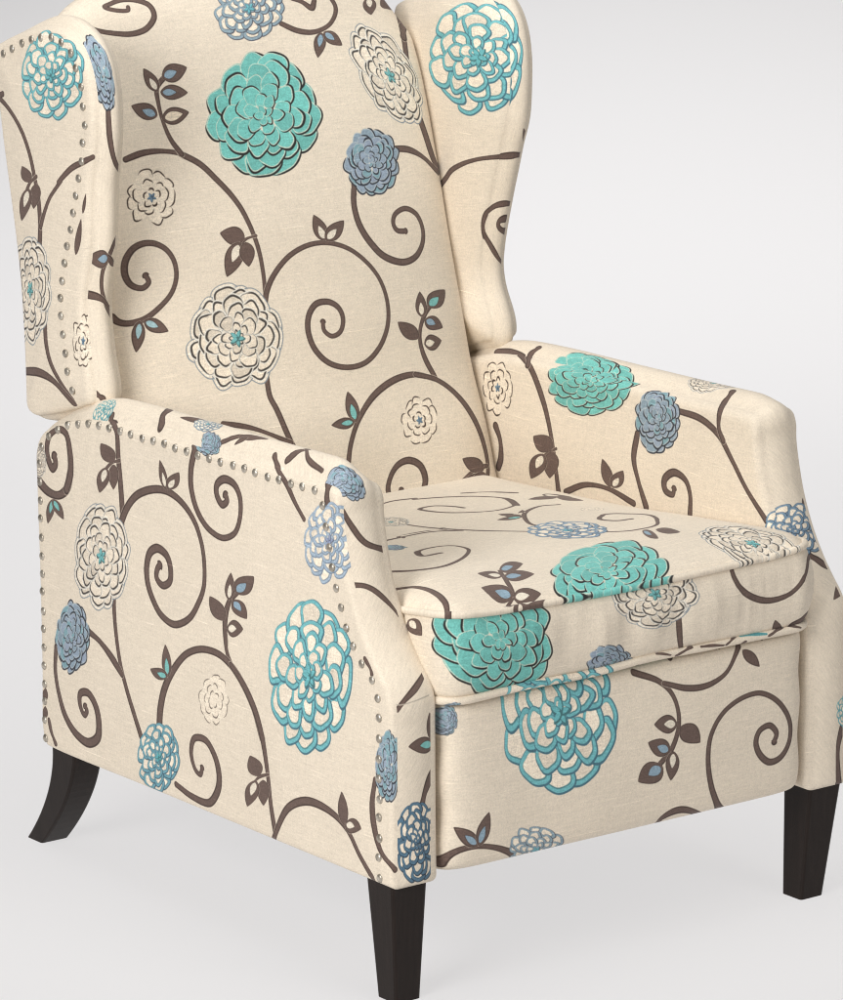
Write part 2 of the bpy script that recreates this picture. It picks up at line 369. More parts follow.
# ------------------------------------------------------------------ the print of the cloth, in metres on each cut piece
# stroke: s, piece, width, bulb at end, colour, points | leaf: l, piece, base, length axis, half-width axis, inner colour | flower: f, piece, style, centre, axis, axis, seed
PRINT = [
('s','back',.00805,0,'brown',[(-.2248,.5769),(-.22,.5781),(-.2151,.5793),(-.2101,.5804),(-.2051,.5814),(-.2,.5821),(-.1946,.5824),(-.1892,.5825),(-.1837,.5823),(-.1781,.5819),(-.1727,.5813),(-.1673,.5805),(-.1618,.5795),(-.1564,.5782),(-.1511,.5767),(-.146,.5748),(-.1416,.5726),(-.1374,.5701),(-.1333,.5674),(-.1292,.5645),(-.1252,.5616),(-.1211,.5588)]),
('s','back',.00782,0,'brown',[(-.146,.5748),(-.1418,.5722),(-.1375,.5697),(-.1332,.5672),(-.129,.5646),(-.1249,.5618),(-.1211,.5588),(-.1175,.5554),(-.114,.5518),(-.1108,.548),(-.1076,.5441),(-.1046,.5401),(-.1014,.5361),(-.0986,.5325),(-.0957,.5289),(-.0928,.5252),(-.09,.5214),(-.0873,.5177),(-.0848,.514),(-.0824,.5102),(-.0797,.5057),(-.0773,.5013),(-.075,.4969),(-.0729,.4922),(-.0709,.487),(-.0695,.483),(-.0681,.4786),(-.0667,.4741),(-.0653,.4693),(-.064,.4645),(-.0629,.4596),(-.0618,.4548),(-.0608,.4501),(-.0599,.4455),(-.0592,.4409),(-.0587,.4363),(-.0582,.4317),(-.0579,.4272),(-.0577,.4227),(-.0576,.4182),(-.0576,.4138),(-.0576,.4093),(-.0578,.4044),(-.058,.3996),(-.0585,.3948),(-.059,.3901),(-.0597,.3854),(-.0605,.3807),(-.0615,.376),(-.0626,.3715),(-.0639,.367),(-.0654,.3624),(-.067,.3578),(-.0686,.3533),(-.0701,.3487),(-.0716,.3443),(-.0729,.34),(-.0742,.3353),(-.0755,.3309),(-.0768,.3265),(-.0779,.3221),(-.0789,.3176),(-.0797,.3129),(-.0802,.3081),(-.0805,.303),(-.0806,.2979),(-.0806,.2926),(-.0806,.2872),(-.0806,.2819),(-.0806,.2767),(-.0808,.2708),(-.0812,.2648),(-.0815,.2589),(-.0818,.2531),(-.0818,.2476),(-.0814,.2427),(-.0804,.2379),(-.079,.2338),(-.0774,.2296),(-.0758,.2247),(-.0748,.2208),(-.0737,.2164),(-.0726,.2116),(-.0715,.2066),(-.0704,.2016),(-.0693,.1965),(-.0681,.1917),(-.067,.1871),(-.0659,.1829),(-.0648,.1792),(-.0633,.175),(-.0619,.1712),(-.0605,.1677),(-.0591,.1643),(-.0576,.1607)]),
('s','back',.00681,0,'brown',[(-.1444,.574),(-.1468,.5779),(-.1493,.5818),(-.1518,.5857),(-.1541,.5897),(-.1561,.5939),(-.1577,.5979),(-.1591,.6021),(-.1603,.6065),(-.1613,.6108),(-.1622,.6153),(-.1629,.6196),(-.1636,.6247),(-.164,.6299),(-.1643,.6351),(-.1643,.6401),(-.1641,.645),(-.164,.6499),(-.1637,.6547),(-.1629,.6593),(-.1612,.6635),(-.158,.6673),(-.1539,.6706),(-.1492,.6737),(-.1447,.6769)]),
('l','back',(-.1497,.6761),(.0405,.0076),(.002,-.0125),'b'),
('l','back',(-.1614,.6588),(-.0123,.0331),(.0094,.0032),'w'),
('l','back',(-.1575,.6573),(.0403,-.0057),(-.003,-.0102),'b'),
('l','back',(-.1694,.6273),(-.0341,.0185),(.0069,.01),'b'),
('l','back',(-.1633,.6228),(.0416,.0039),(.0006,-.0119),'W'),
('f','back','greyline',(.0109,.7494),(.0507,-.0044),(.0172,.0424),1),
('f','back','teal',(-.0087,.611),(.087,-.0089),(.0222,.0805),2),
('s','back',.00743,0,'brown',[(.0538,.7251),(.0585,.7226),(.0631,.7201),(.0678,.7177),(.0726,.7155),(.0777,.7138),(.0828,.7125),(.0881,.7115),(.0935,.7109),(.0991,.7108),(.1045,.7112),(.1102,.7122),(.1161,.7138),(.122,.7159),(.1275,.7185),(.1324,.7215),(.1377,.7261),(.1425,.7314),(.1463,.7372),(.1486,.7428),(.149,.7471),(.1482,.7514),(.1467,.7556),(.145,.7598),(.1438,.764)]),
('s','back',.00818,0,'brown',[(.0826,.7584),(.0876,.7563),(.0926,.7543),(.0975,.752),(.1019,.7487),(.1061,.7452),(.1099,.7441),(.1127,.7464),(.1152,.7505),(.1178,.7546)]),
('l','back',(.1138,.7097),(-.0165,-.033),(-.0098,.0017),'b'),
('l','back',(.1181,.7101),(.0237,-.0191),(-.0084,-.0069),'b'),
('s','back',.01282,0,'brown',[(.2484,.7722),(.2534,.7708),(.2624,.7747)]),
('s','back',.01282,0,'brown',[(.2757,.7686),(.2665,.7488),(.2626,.7373),(.2604,.7287),(.2584,.7206),(.2567,.7132),(.2556,.7065),(.2545,.7004),(.2534,.6942),(.252,.6879),(.2506,.6815),(.2493,.675),(.2482,.6686),(.2473,.6621),(.2467,.6556),(.2464,.6503),(.2462,.6447),(.2461,.639),(.2461,.6333),(.2462,.6275),(.2463,.6217),(.2465,.616),(.2469,.6105),(.2473,.6052),(.2477,.6002),(.2482,.5955),(.2488,.5912),(.2498,.5856),(.2509,.5806),(.2522,.576),(.2535,.5714),(.2549,.5667),(.2562,.5618),(.2575,.5569),(.2588,.5519),(.26,.5468),(.2614,.5417),(.2629,.5366),(.2648,.5315),(.2671,.5266),(.2699,.522),(.2737,.5175),(.2817,.5134)]),
('s','back',.01391,0,'brown',[(.2596,.7246),(.2676,.7328),(.2619,.7217),(.2584,.7135),(.2556,.7065)]),
('l','back',(.2128,.7662),(-.0067,-.0293),(-.0141,-.0044),'w'),
('l','back',(.242,.7759),(.0129,-.0134),(-.0163,-.0156),''),
('f','back','white',(.2093,.6464),(.052,-.022),(-.0023,.065),3),
('s','back',.00866,0,'brown',[(.19,.5464),(.1964,.5457),(.2028,.5452),(.2093,.5444),(.2155,.5431),(.222,.541),(.2284,.5383),(.2348,.5352),(.2411,.5316),(.2461,.5284),(.251,.5248),(.256,.5209),(.2613,.5169),(.2671,.5129),(.2743,.5092)]),
('s','back',.00896,1,'brown',[(.1117,.5124),(.1106,.5068),(.1095,.5006),(.1085,.4956),(.1081,.4936),(.1084,.4963),(.1088,.499),(.1083,.4975),(.1072,.4935),(.1059,.4882),(.1048,.4824),(.1043,.4772),(.1042,.4722),(.1045,.467),(.1051,.4618),(.1061,.4566),(.1075,.4515),(.1091,.4472),(.1111,.4428),(.1133,.4385),(.1157,.4343),(.1184,.4302),(.1212,.4263),(.1246,.4219),(.1281,.4176),(.1319,.4134),(.1362,.4096),(.141,.4062),(.1466,.4031),(.153,.4003),(.1597,.3979),(.1665,.3962),(.1729,.3954),(.1793,.3955),(.1857,.3965),(.1918,.3983),(.1974,.4007),(.2018,.4034),(.2058,.4069),(.2095,.4107),(.2126,.4148),(.215,.4188),(.2171,.4238),(.2183,.429),(.2186,.4342),(.2182,.4393),(.2171,.4442),(.2152,.4491),(.2126,.4537),(.2092,.4576),(.2038,.4613),(.1974,.4643),(.1908,.4656),(.1839,.4648),(.177,.4625),(.1715,.4594),(.1683,.4557),(.1663,.4514),(.1658,.4472),(.1674,.4419),(.1715,.4378),(.1779,.4363),(.1855,.4358)]),
('f','back','blue',(.1488,.5321),(.0458,-.0044),(.0106,.0435),4),
('l','back',(.0468,.4375),(-.0107,.0355),(.0115,.0027),'w'),
('l','back',(.0485,.4374),(.0344,.0229),(.0082,-.008),'w'),
('s','back',.00766,1,'brown',[(-.063,.3694),(-.0612,.3742),(-.0594,.3789),(-.0569,.3838),(-.0544,.3876),(-.0515,.3917),(-.0483,.3958),(-.0447,.3999),(-.0408,.4038),(-.0369,.4075),(-.0325,.4113),(-.0279,.4149),(-.023,.4184),(-.018,.4217),(-.0129,.4245),(-.008,.4268),(-.0029,.4289),(.0023,.4307),(.0077,.4323),(.013,.4336),(.0183,.4346),(.0242,.4353),(.0301,.4357),(.036,.4357),(.042,.4354),(.0479,.4346),(.0534,.4336),(.0589,.4323),(.0644,.4306),(.0699,.4287),(.0752,.4265),(.0802,.4241),(.0851,.4214),(.0899,.4183),(.0944,.4149),(.0988,.4114),(.1029,.4077),(.1068,.4039),(.1106,.3998),(.1142,.3957),(.1175,.3914),(.1206,.3869),(.1233,.3824),(.1255,.3778),(.1272,.3736),(.1286,.3691),(.1298,.3646),(.1306,.36),(.1312,.3553),(.1315,.3507),(.1315,.3461),(.1312,.3409),(.1306,.3356),(.1296,.3303),(.1283,.3251),(.1267,.32),(.1247,.315),(.1224,.3102),(.1197,.3055),(.1167,.3009),(.1135,.2964),(.1099,.2921),(.1061,.2881),(.102,.2844),(.0977,.2807),(.093,.2772),(.0881,.274),(.0831,.2713),(.078,.2692),(.072,.2675),(.0657,.2664),(.0593,.2659),(.0529,.266),(.0468,.2665),(.0408,.2677),(.0349,.2693),(.0291,.2715),(.0236,.2742),(.0187,.2773),(.0148,.2804),(.0111,.2839),(.0077,.2878),(.0047,.2919),(.002,.296),(-.0002,.3002),(-.002,.3046),(-.0035,.3093),(-.0045,.314),(-.0051,.3188),(-.0054,.3234),(-.0052,.3277),(-.0044,.3331),(-.0029,.3384),(-.0007,.3433),(.002,.3477),(.005,.3511),(.0084,.3543),(.0122,.3569),(.0163,.3587),(.0224,.3597),(.0291,.3596),(.0353,.3584),(.0407,.3561),(.0456,.3528),(.0493,.3488),(.0513,.3452),(.0527,.3411),(.0533,.3368),(.0531,.3326),(.0521,.3283),(.0503,.3239),(.0478,.3198),(.0447,.3167),(.0404,.3144),(.0354,.3131),(.0307,.3131),(.0264,.3152),(.0224,.3188),(.0199,.3227),(.0195,.3279),(.0203,.3332)]),
('l','back',(-.0768,.4554),(-.0355,.0108),(.0055,.0121),''),
('l','back',(-.0858,.451),(-.0268,-.0419),(-.0127,.0059),'w'),
('l','back',(-.0764,.4499),(-.0013,-.0319),(-.0123,.0002),''),
('s','back',.00393,0,'brown',[(-.0589,.4563),(-.0641,.4558),(-.0693,.4552),(-.0743,.4541),(-.0794,.4517),(-.0843,.4486),(-.0892,.4456)]),
('f','back','white',(-.1142,.3298),(.065,-.009),(.0131,.0652),5),
('f','back','small',(-.1985,.5246),(.0355,-.0047),(.0077,.0369),6),
('s','back',.0079,1,'brown',[(-.2745,.381),(-.2721,.3772),(-.2693,.3738),(-.2663,.3719),(-.2628,.3704),(-.2587,.3695),(-.255,.3692),(-.2507,.3693),(-.2462,.3698),(-.2416,.3705),(-.2372,.3716),(-.2329,.3732),(-.2286,.3751),(-.2244,.3773),(-.2203,.3797),(-.2161,.3823),(-.2124,.3847),(-.2086,.3873),(-.2048,.3901),(-.2012,.393),(-.1979,.3961),(-.195,.3993),(-.1922,.403),(-.1898,.407),(-.1877,.4111),(-.1861,.4154),(-.1849,.4196),(-.1842,.4239),(-.184,.4284),(-.1841,.4329),(-.1847,.4373),(-.1857,.4414),(-.1876,.4462),(-.1901,.4508),(-.1932,.455),(-.1967,.4585),(-.2007,.4614),(-.2052,.4639),(-.21,.4657),(-.2149,.4667),(-.2199,.467),(-.2251,.4665),(-.2301,.4653),(-.2347,.4634),(-.2383,.4611),(-.2416,.4582),(-.2447,.4548),(-.2473,.4512),(-.2493,.4476),(-.251,.4432),(-.252,.4386),(-.2525,.4339),(-.2522,.4295),(-.251,.4245),(-.2489,.4198),(-.2459,.4161),(-.2419,.4133),(-.2371,.4114),(-.2326,.4109),(-.229,.4122),(-.2256,.4146),(-.2237,.4173),(-.2243,.4212),(-.2262,.4254)]),
('l','back',(-.2427,.37),(-.0111,-.0386),(-.0086,.0025),'g'),
('l','back',(-.2376,.3692),(.0298,-.0174),(-.0052,-.0081),'g'),
('s','back',.00827,0,'brown',[(.1932,.2325),(.1912,.2375),(.1889,.2426),(.1866,.2477),(.1844,.2529),(.1825,.258),(.1809,.263),(.1795,.2681),(.1785,.2731),(.1777,.278),(.1772,.2828),(.1772,.2874),(.1776,.2925),(.1786,.2974),(.1801,.3021),(.1821,.3068),(.1844,.311),(.1871,.3151),(.1903,.3192),(.1936,.323),(.197,.3265),(.2019,.3306),(.2072,.3342),(.2125,.3378)]),
('l','back',(.1746,.2917),(-.031,.0268),(.0103,.0072),''),
('l','back',(.1879,.3203),(.0045,.0341),(.011,-.0004),'w'),
('l','back',(.2031,.3323),(.0394,.0197),(.0105,-.0095),'t'),
('l','back',(.1922,.3162),(.0312,-.0146),(-.0082,-.0087),'b'),
('l','back',(.184,.2825),(.033,.0018),(.001,-.012),'w'),
('s','back',.00917,0,'brown',[(.017,.1376),(.0184,.1418),(.0198,.1461),(.0212,.1503),(.0226,.1544),(.0242,.1585),(.026,.1625),(.0281,.1664),(.0304,.1703),(.033,.1743),(.0356,.1782),(.0386,.1821),(.0417,.186),(.045,.19),(.0487,.1938),(.0523,.1974),(.0561,.2011),(.0601,.2048),(.0644,.2085),(.0688,.2121),(.0733,.2155),(.0779,.2188),(.0826,.2218),(.0879,.2249),(.0934,.2278),(.0991,.2304),(.1049,.2329),(.1107,.2351),(.1166,.237),(.1224,.2386),(.1285,.24),(.1347,.241),(.1409,.2417),(.1472,.2421),(.1533,.242),(.1594,.2415),(.1653,.2404),(.1711,.2388),(.1769,.2368),(.1825,.2345),(.1883,.2323),(.1942,.2303)]),
('s','back',.00979,0,'brown',[(.1594,.2415),(.1652,.2397),(.1711,.2381),(.177,.2366),(.1829,.2348),(.1886,.2328),(.1942,.2303),(.1992,.2275),(.2041,.2244),(.2089,.2211),(.2135,.2175),(.2179,.2137),(.2221,.2098),(.226,.2058),(.2295,.2019),(.2328,.1979),(.236,.1937),(.239,.1894),(.2417,.185),(.2443,.1805),(.2467,.1761),(.2489,.1717),(.2509,.1672),(.2527,.1626),(.2544,.1579),(.2558,.1532),(.257,.1484),(.2581,.1436),(.259,.1388),(.2597,.1341),(.2603,.1293),(.2606,.1244),(.2606,.1195),(.2603,.1147),(.2598,.1099),(.2589,.1053),(.2576,.1008),(.2555,.0959),(.2529,.0912),(.2499,.0867),(.2469,.0821),(.244,.0774)]),
('l','back',(.0427,.191),(-.0027,.0411),(.0114,.001),'t'),
('l','back',(.0404,.1913),(-.038,.0004),(.0006,.0077),'t'),
('f','back','small',(.1489,.1808),(.0321,-.0037),(.0089,.0307),7),
('s','back',.00975,0,'brown',[(.0816,.0809),(.0793,.0856),(.077,.0903),(.0759,.0954),(.0766,.1007),(.0786,.1063),(.0814,.1118),(.0845,.1165),(.0877,.1205),(.0914,.1242),(.0955,.1274),(.0999,.1298),(.1057,.1319),(.1119,.133),(.1179,.1329),(.1225,.1317),(.1272,.1298),(.1313,.1271),(.1347,.124),(.1373,.1197),(.1391,.1145),(.1399,.1089),(.1398,.1034),(.1384,.0979),(.1357,.0924),(.1325,.0867),(.1295,.0811)]),
('s','back',.0079,1,'brown',[(.0799,.0866),(.0839,.0845),(.0879,.0836),(.0911,.0859),(.0943,.0899),(.0974,.094)]),
('l','back',(.2486,.1027),(-.0382,.0203),(.0096,.0087),''),
('l','back',(.247,.0968),(-.0597,-.017),(-.0036,.0087),'w'),
('l','back',(.2491,.0991),(-.0304,-.0212),(-.0092,.0072),''),
('s','back',.00627,0,'brown',[(.2582,.1081),(.2493,.1077),(.241,.1072),(.2327,.1058),(.2266,.1038),(.2204,.1011),(.214,.0978),(.2077,.0943),(.2014,.0907),(.1954,.0873)]),
('s','back',.00672,0,'brown',[(-.1566,.2179),(-.1522,.2167),(-.1472,.2153),(-.1434,.2142),(-.139,.2129),(-.1341,.2114),(-.129,.2097),(-.124,.208),(-.1192,.2062),(-.1145,.2042),(-.1099,.2021),(-.1053,.1999),(-.1007,.1976),(-.0962,.1953),(-.0917,.193),(-.0872,.1906),(-.0828,.1882),(-.0783,.1857),(-.0739,.1833),(-.0695,.1808),(-.065,.1784)]),
('s','back',.00766,0,'brown',[(-.2516,.8101),(-.2496,.8051),(-.2471,.7998),(-.2441,.7946),(-.241,.789),(-.238,.7841),(-.2349,.7789),(-.2317,.7738),(-.2282,.7691),(-.2244,.7649),(-.2201,.761),(-.2155,.7576),(-.2107,.7545),(-.2057,.7518),(-.2007,.7493),(-.1955,.7471),(-.1903,.745),(-.1849,.7432),(-.1795,.7419),(-.1743,.7411),(-.1686,.7408),(-.1628,.7411),(-.1572,.7419),(-.1521,.7435),(-.1471,.746),(-.1423,.7492),(-.1381,.7529),(-.1353,.7567),(-.134,.7617),(-.1342,.767),(-.1359,.7718),(-.1382,.775),(-.1417,.7779),(-.1457,.7805),(-.15,.7828),(-.1541,.7846),(-.1585,.7863),(-.1632,.7877),(-.168,.7888),(-.1725,.7897),(-.1775,.7901),(-.1825,.7901),(-.1873,.7898),(-.1914,.7896),(-.1963,.7898),(-.1992,.7891),(-.1978,.7866),(-.1936,.7831),(-.1887,.78),(-.1839,.7776),(-.178,.7753),(-.1727,.7739),(-.1691,.7739),(-.168,.7755),(-.1675,.7776)]),
('f','wing_band_l','blue',(.4271,.0157),(-.0461,.0092),(.0085,.0248),8),
('s','wing_band_l',.01227,0,'brown',[(.3988,.0196),(.3941,.019),(.3894,.0184),(.3847,.018),(.38,.0178),(.3753,.0177),(.3706,.0178),(.3663,.018),(.362,.0184),(.3577,.0189),(.3534,.0196),(.3492,.0206),(.3449,.022),(.3404,.0239),(.3358,.0262),(.3312,.0288),(.3266,.0321),(.322,.0361),(.3176,.0411),(.313,.0481),(.3074,.0598),(.2953,.0941)]),
('l','wing_outer',(.6797,.8115),(-.0127,.0484),(-.0062,.0003),''),
('l','wing_outer',(.6634,.8665),(-.007,.0266),(-.0031,-.0001),''),
('l','wing_band_l',(.1923,.035),(-.0065,-.044),(.0122,-.003),'b'),
('s','wing_band_l',.01197,0,'brown',[(.211,.0812),(.2097,.0623),(.2066,.0524),(.2027,.0467),(.1986,.042),(.1942,.037),(.1898,.0325),(.1854,.0285),(.1807,.0257),(.1758,.0239),(.1708,.0231),(.1657,.023),(.1606,.0234),(.1555,.0244),(.1506,.0259),(.1458,.0282),(.1409,.0313),(.1356,.0353),(.1302,.0397),(.1249,.0443),(.1192,.051),(.1135,.0622),(.1073,.0832)]),
('s','wing_band_l',.00377,0,'brown',[(.1875,.0681),(.1833,.0662),(.1812,.0575)]),
('s','wing_band_l',.00981,0,'brown',[(.1923,.0335),(.1889,.0411),(.1849,.0508),(.1758,.0759)]),
('s','wing_band_l',.01073,0,'brown',[(.1379,-.0038),(.1385,.0015),(.1386,.008),(.1381,.0156),(.1363,.0242),(.1331,.0336),(.129,.0416),(.1239,.0498),(.1183,.0597),(.1119,.0791)]),
('f','wing_outer','small',(.6703,.7018),(-.0218,.0032),(.0,.0356),9),
('s','wing_band_l',.00802,0,'brown',[(.0114,-.0011),(.0088,.0037),(.0065,.0085),(.0044,.0139)]),
('f','wing_outer','tealline',(.7258,1.0347),(-.0691,.0083),(.0018,.0541),10),
('s','wing_outer',.00956,0,'brown',[(.8427,.996),(.8539,.9912),(.8516,.9887),(.8463,.9868),(.8403,.9845),(.834,.9819),(.8277,.979),(.822,.9759),(.8169,.9729),(.8119,.9697),(.8073,.9663),(.803,.9627),(.799,.959),(.7953,.9551),(.7921,.9515),(.7892,.9476),(.7864,.9437),(.7838,.9396),(.7813,.9355),(.779,.9313),(.7768,.9271),(.7747,.9227),(.7729,.918),(.7712,.9132),(.7696,.9084),(.7681,.9037),(.7667,.8993),(.7653,.8952),(.7636,.8906),(.7621,.8866),(.7607,.8826),(.7595,.8779),(.7587,.8739),(.7581,.8695),(.7575,.8648),(.757,.8599),(.7566,.855),(.7563,.8501),(.7561,.8455),(.756,.8413),(.7561,.8365),(.7563,.832),(.7566,.8276),(.757,.8234),(.7574,.8194),(.758,.8154),(.7588,.8117),(.7594,.8078),(.7597,.8035),(.7595,.7997),(.7591,.7956),(.7584,.7912),(.7576,.7867),(.7567,.7819),(.7558,.7771),(.755,.7721),(.7543,.767),(.7538,.7624),(.7533,.7574),(.7529,.7522),(.7525,.7468),(.7521,.7414),(.7518,.736),(.7515,.7306),(.7512,.7254),(.751,.7204),(.7508,.7157),(.7506,.7114),(.7504,.7058),(.7504,.7007),(.7503,.6959),(.75,.6913),(.7492,.6866),(.7479,.6818),(.7464,.677),(.7445,.6723),(.7421,.6677),(.7392,.6633),(.7363,.6596),(.7331,.656),(.7297,.6524),(.7261,.6489),(.7226,.6453),(.7191,.6416),(.7155,.638),(.7115,.6344),(.7073,.6308),(.7029,.6272),(.6984,.6236),(.6938,.6201),(.6903,.6155)]),
('s','wing_outer',.0075,0,'brown',[(.7551,.8367),(.7532,.8408),(.7514,.8449),(.7494,.849),(.7471,.8534),(.7447,.8579),(.742,.8625),(.7391,.8674),(.7358,.8723),(.7321,.8771),(.7274,.8822),(.7213,.888),(.715,.8938),(.7093,.8989),(.7056,.9026),(.7045,.904),(.7079,.9019),(.7115,.8997),(.7094,.9015),(.704,.9059),(.6969,.9115),(.6895,.9172),(.6833,.9215),(.6779,.9245),(.6727,.9271),(.6674,.9294),(.662,.9317),(.6564,.9342),(.651,.9366),(.6455,.9383),(.6405,.9396)]),
('l','wing_outer',(.7793,.8905),(.0166,.0187),(-.0129,.0047),''),
('l','wing_outer',(.7623,.8914),(.0082,-.0336),(.0135,-.0011),''),
('l','wing_outer',(.7819,.8824),(.0217,-.0453),(.016,-.0009),'w'),
('s','wing_outer',.00541,0,'brown',[(.7619,.9007),(.7673,.8973),(.7728,.8939),(.7777,.8901),(.7811,.8863),(.7842,.8821),(.7871,.8778),(.7903,.8734)]),
('f','wing_outer','white',(.7871,.7509),(-.0515,.0084),(-.0053,.0675),11),
('s','wing_outer',.01091,0,'brown',[(.7883,.642),(.8092,.6387),(.7967,.6414),(.7858,.6433),(.7741,.6451),(.765,.6454),(.7572,.645),(.7494,.644),(.7422,.6424),(.7356,.6403),(.7303,.6381),(.7253,.6355),(.7206,.6326),(.7161,.6297),(.7116,.627),(.7066,.6241),(.7018,.6214),(.697,.6187),(.6928,.6153)]),
('s','arm_outer',.01458,0,'brown',[(.7604,.5085),(.7568,.5054),(.7513,.5025),(.7456,.5),(.7391,.4976),(.7316,.4961),(.7233,.4955),(.7144,.4956),(.7063,.4969),(.6991,.4997),(.6926,.5036),(.6873,.5081),(.6844,.512),(.6825,.5165),(.6811,.5212),(.6799,.526),(.6785,.5307)]),
('s','arm_outer',.01201,1,'brown',[(.6873,.5081),(.6853,.5126),(.6832,.5171),(.6812,.5216),(.6796,.5261),(.6785,.5307),(.6781,.5352),(.6781,.5397),(.6785,.5444),(.6792,.549),(.6801,.5535),(.6813,.5578),(.6827,.5629),(.6842,.5682),(.6862,.5732),(.6887,.5774),(.692,.5805),(.6992,.5831),(.7079,.5833),(.7148,.5812),(.7217,.5776),(.7274,.5734),(.7317,.5684),(.7344,.5626),(.7359,.5569),(.7363,.5523),(.7359,.5475),(.7346,.5429),(.7328,.5389),(.7296,.5345),(.7257,.5306),(.7218,.5292),(.7174,.532),(.7144,.5362),(.7153,.5405),(.7177,.5449)]),
('l','arm_outer',(.7224,.4886),(.0149,-.0354),(.0112,-.0012),'t'),
('l','arm_outer',(.7211,.4889),(-.027,-.0214),(.0109,-.005),'t'),
('s','arm_outer',.01046,0,'brown',[(.6021,.6231),(.589,.6156),(.5821,.611),(.5774,.6072),(.5746,.6033),(.5736,.5999),(.5728,.596),(.5722,.5917),(.5718,.587),(.5713,.5822),(.5707,.5772),(.5699,.5723),(.569,.568),(.568,.5635),(.567,.5587),(.5659,.5539),(.5647,.549),(.5636,.5441),(.5627,.5392),(.5618,.5345),(.561,.5299),(.5602,.5256),(.5594,.5203),(.5585,.5152),(.5579,.5102),(.5576,.5053),(.5575,.5005),(.5578,.4956),(.5586,.4903),(.5598,.4852),(.5613,.48),(.5628,.4749),(.5642,.4698),(.5655,.4647),(.5667,.4596),(.568,.4544),(.5692,.4492),(.5704,.4439),(.5716,.4387),(.5728,.4334),(.5739,.4279),(.5751,.4225),(.5761,.417),(.577,.4116),(.5778,.4064),(.5786,.4012),(.5792,.3961),(.5798,.3909),(.5801,.3857),(.5803,.3804),(.5803,.3759),(.5802,.3714),(.5799,.3669),(.5795,.3623),(.5791,.3577),(.5785,.3531),(.5779,.3484),(.5771,.3438),(.5764,.3392),(.5756,.3345),(.5747,.3298),(.5737,.3251),(.5726,.3203),(.5715,.3157),(.5703,.3111),(.569,.3066),(.5676,.3023),(.5659,.2975),(.564,.2929),(.5621,.2884),(.56,.284),(.5579,.2797),(.5559,.2754),(.5538,.271),(.5518,.2669),(.5497,.2629),(.5476,.2588),(.5454,.2549),(.5432,.251),(.5411,.2471),(.539,.2432),(.5369,.2388),(.5348,.2346),(.5327,.2304),(.5306,.2262),(.5286,.222),(.5265,.2178)]),
('s','arm_outer',.01034,1,'brown',[(.5595,.4922),(.5564,.4973),(.5534,.5024),(.5502,.5075),(.5463,.5125),(.5421,.5175),(.5373,.5225),(.532,.5272),(.5259,.5316),(.519,.5355),(.5112,.539),(.503,.5422),(.4949,.5447),(.4871,.5467),(.4792,.5482),(.4713,.5491),(.4636,.5494),(.4571,.5491),(.4506,.5483),(.4443,.547),(.4381,.5454),(.4323,.5434),(.4267,.5412),(.4211,.5386),(.4158,.5356),(.4107,.5324),(.406,.529),(.4017,.5254),(.3983,.5222),(.3951,.5188),(.3922,.5152),(.3898,.5114),(.3876,.5075),(.3856,.5036),(.3839,.4996),(.3821,.495),(.3807,.4903),(.3795,.4855),(.3786,.4806),(.378,.4757),(.3776,.4709),(.3773,.4663),(.3773,.4616),(.3774,.4569),(.3778,.4523),(.3785,.4477),(.3796,.4434),(.3814,.4383),(.3837,.4335),(.3864,.4286),(.3897,.4236),(.3927,.4192),(.3959,.4145),(.3994,.4097),(.4033,.405),(.4076,.4005),(.4123,.3967),(.4194,.392),(.4275,.3878),(.4358,.3844),(.4437,.3824),(.4514,.3821),(.459,.3832),(.4662,.3853),(.4725,.3878),(.4774,.3905),(.4817,.3938),(.4855,.3974),(.4889,.4013),(.4921,.4051),(.4948,.4087),(.4973,.4124),(.4994,.4162),(.5012,.42),(.5026,.424),(.5036,.4281),(.5043,.4323),(.5046,.4366),(.5046,.4409),(.504,.4451),(.5028,.4502),(.5012,.4555),(.4988,.4604),(.4955,.4646),(.4886,.4697),(.4806,.4728),(.4739,.4728),(.4668,.4711),(.461,.4685),(.4574,.4655),(.4546,.4615),(.4527,.4572),(.4515,.4528),(.451,.4482),(.4511,.4432),(.4522,.4385),(.4546,.4345),(.4612,.4299),(.4688,.4273),(.4741,.4282),(.4791,.431),(.4822,.4343),(.4829,.4381),(.482,.4425),(.4803,.4463),(.4781,.4491),(.4755,.4516)]),
('l','arm_outer',(.5801,.5638),(.0303,.0184),(-.0135,.0078),''),
('l','arm_outer',(.5799,.5608),(-.0018,-.0318),(.0122,-.0023),''),
('l','arm_outer',(.5967,.5537),(.0128,-.0347),(.0148,-.0007),'w'),
('s','arm_outer',.00454,0,'brown',[(.5664,.5684),(.5723,.5665),(.5783,.5646),(.5838,.5622),(.5887,.5589),(.5932,.5552),(.5977,.5514)]),
('l','arm_outer',(.4628,.5517),(.0152,.0337),(-.0086,.0026),'w'),
('l','arm_outer',(.4576,.5524),(-.0223,.0254),(-.0123,-.0022),'w'),
('f','arm_outer','white',(.6079,.4371),(-.0614,.0125),(-.0022,.0658),13),
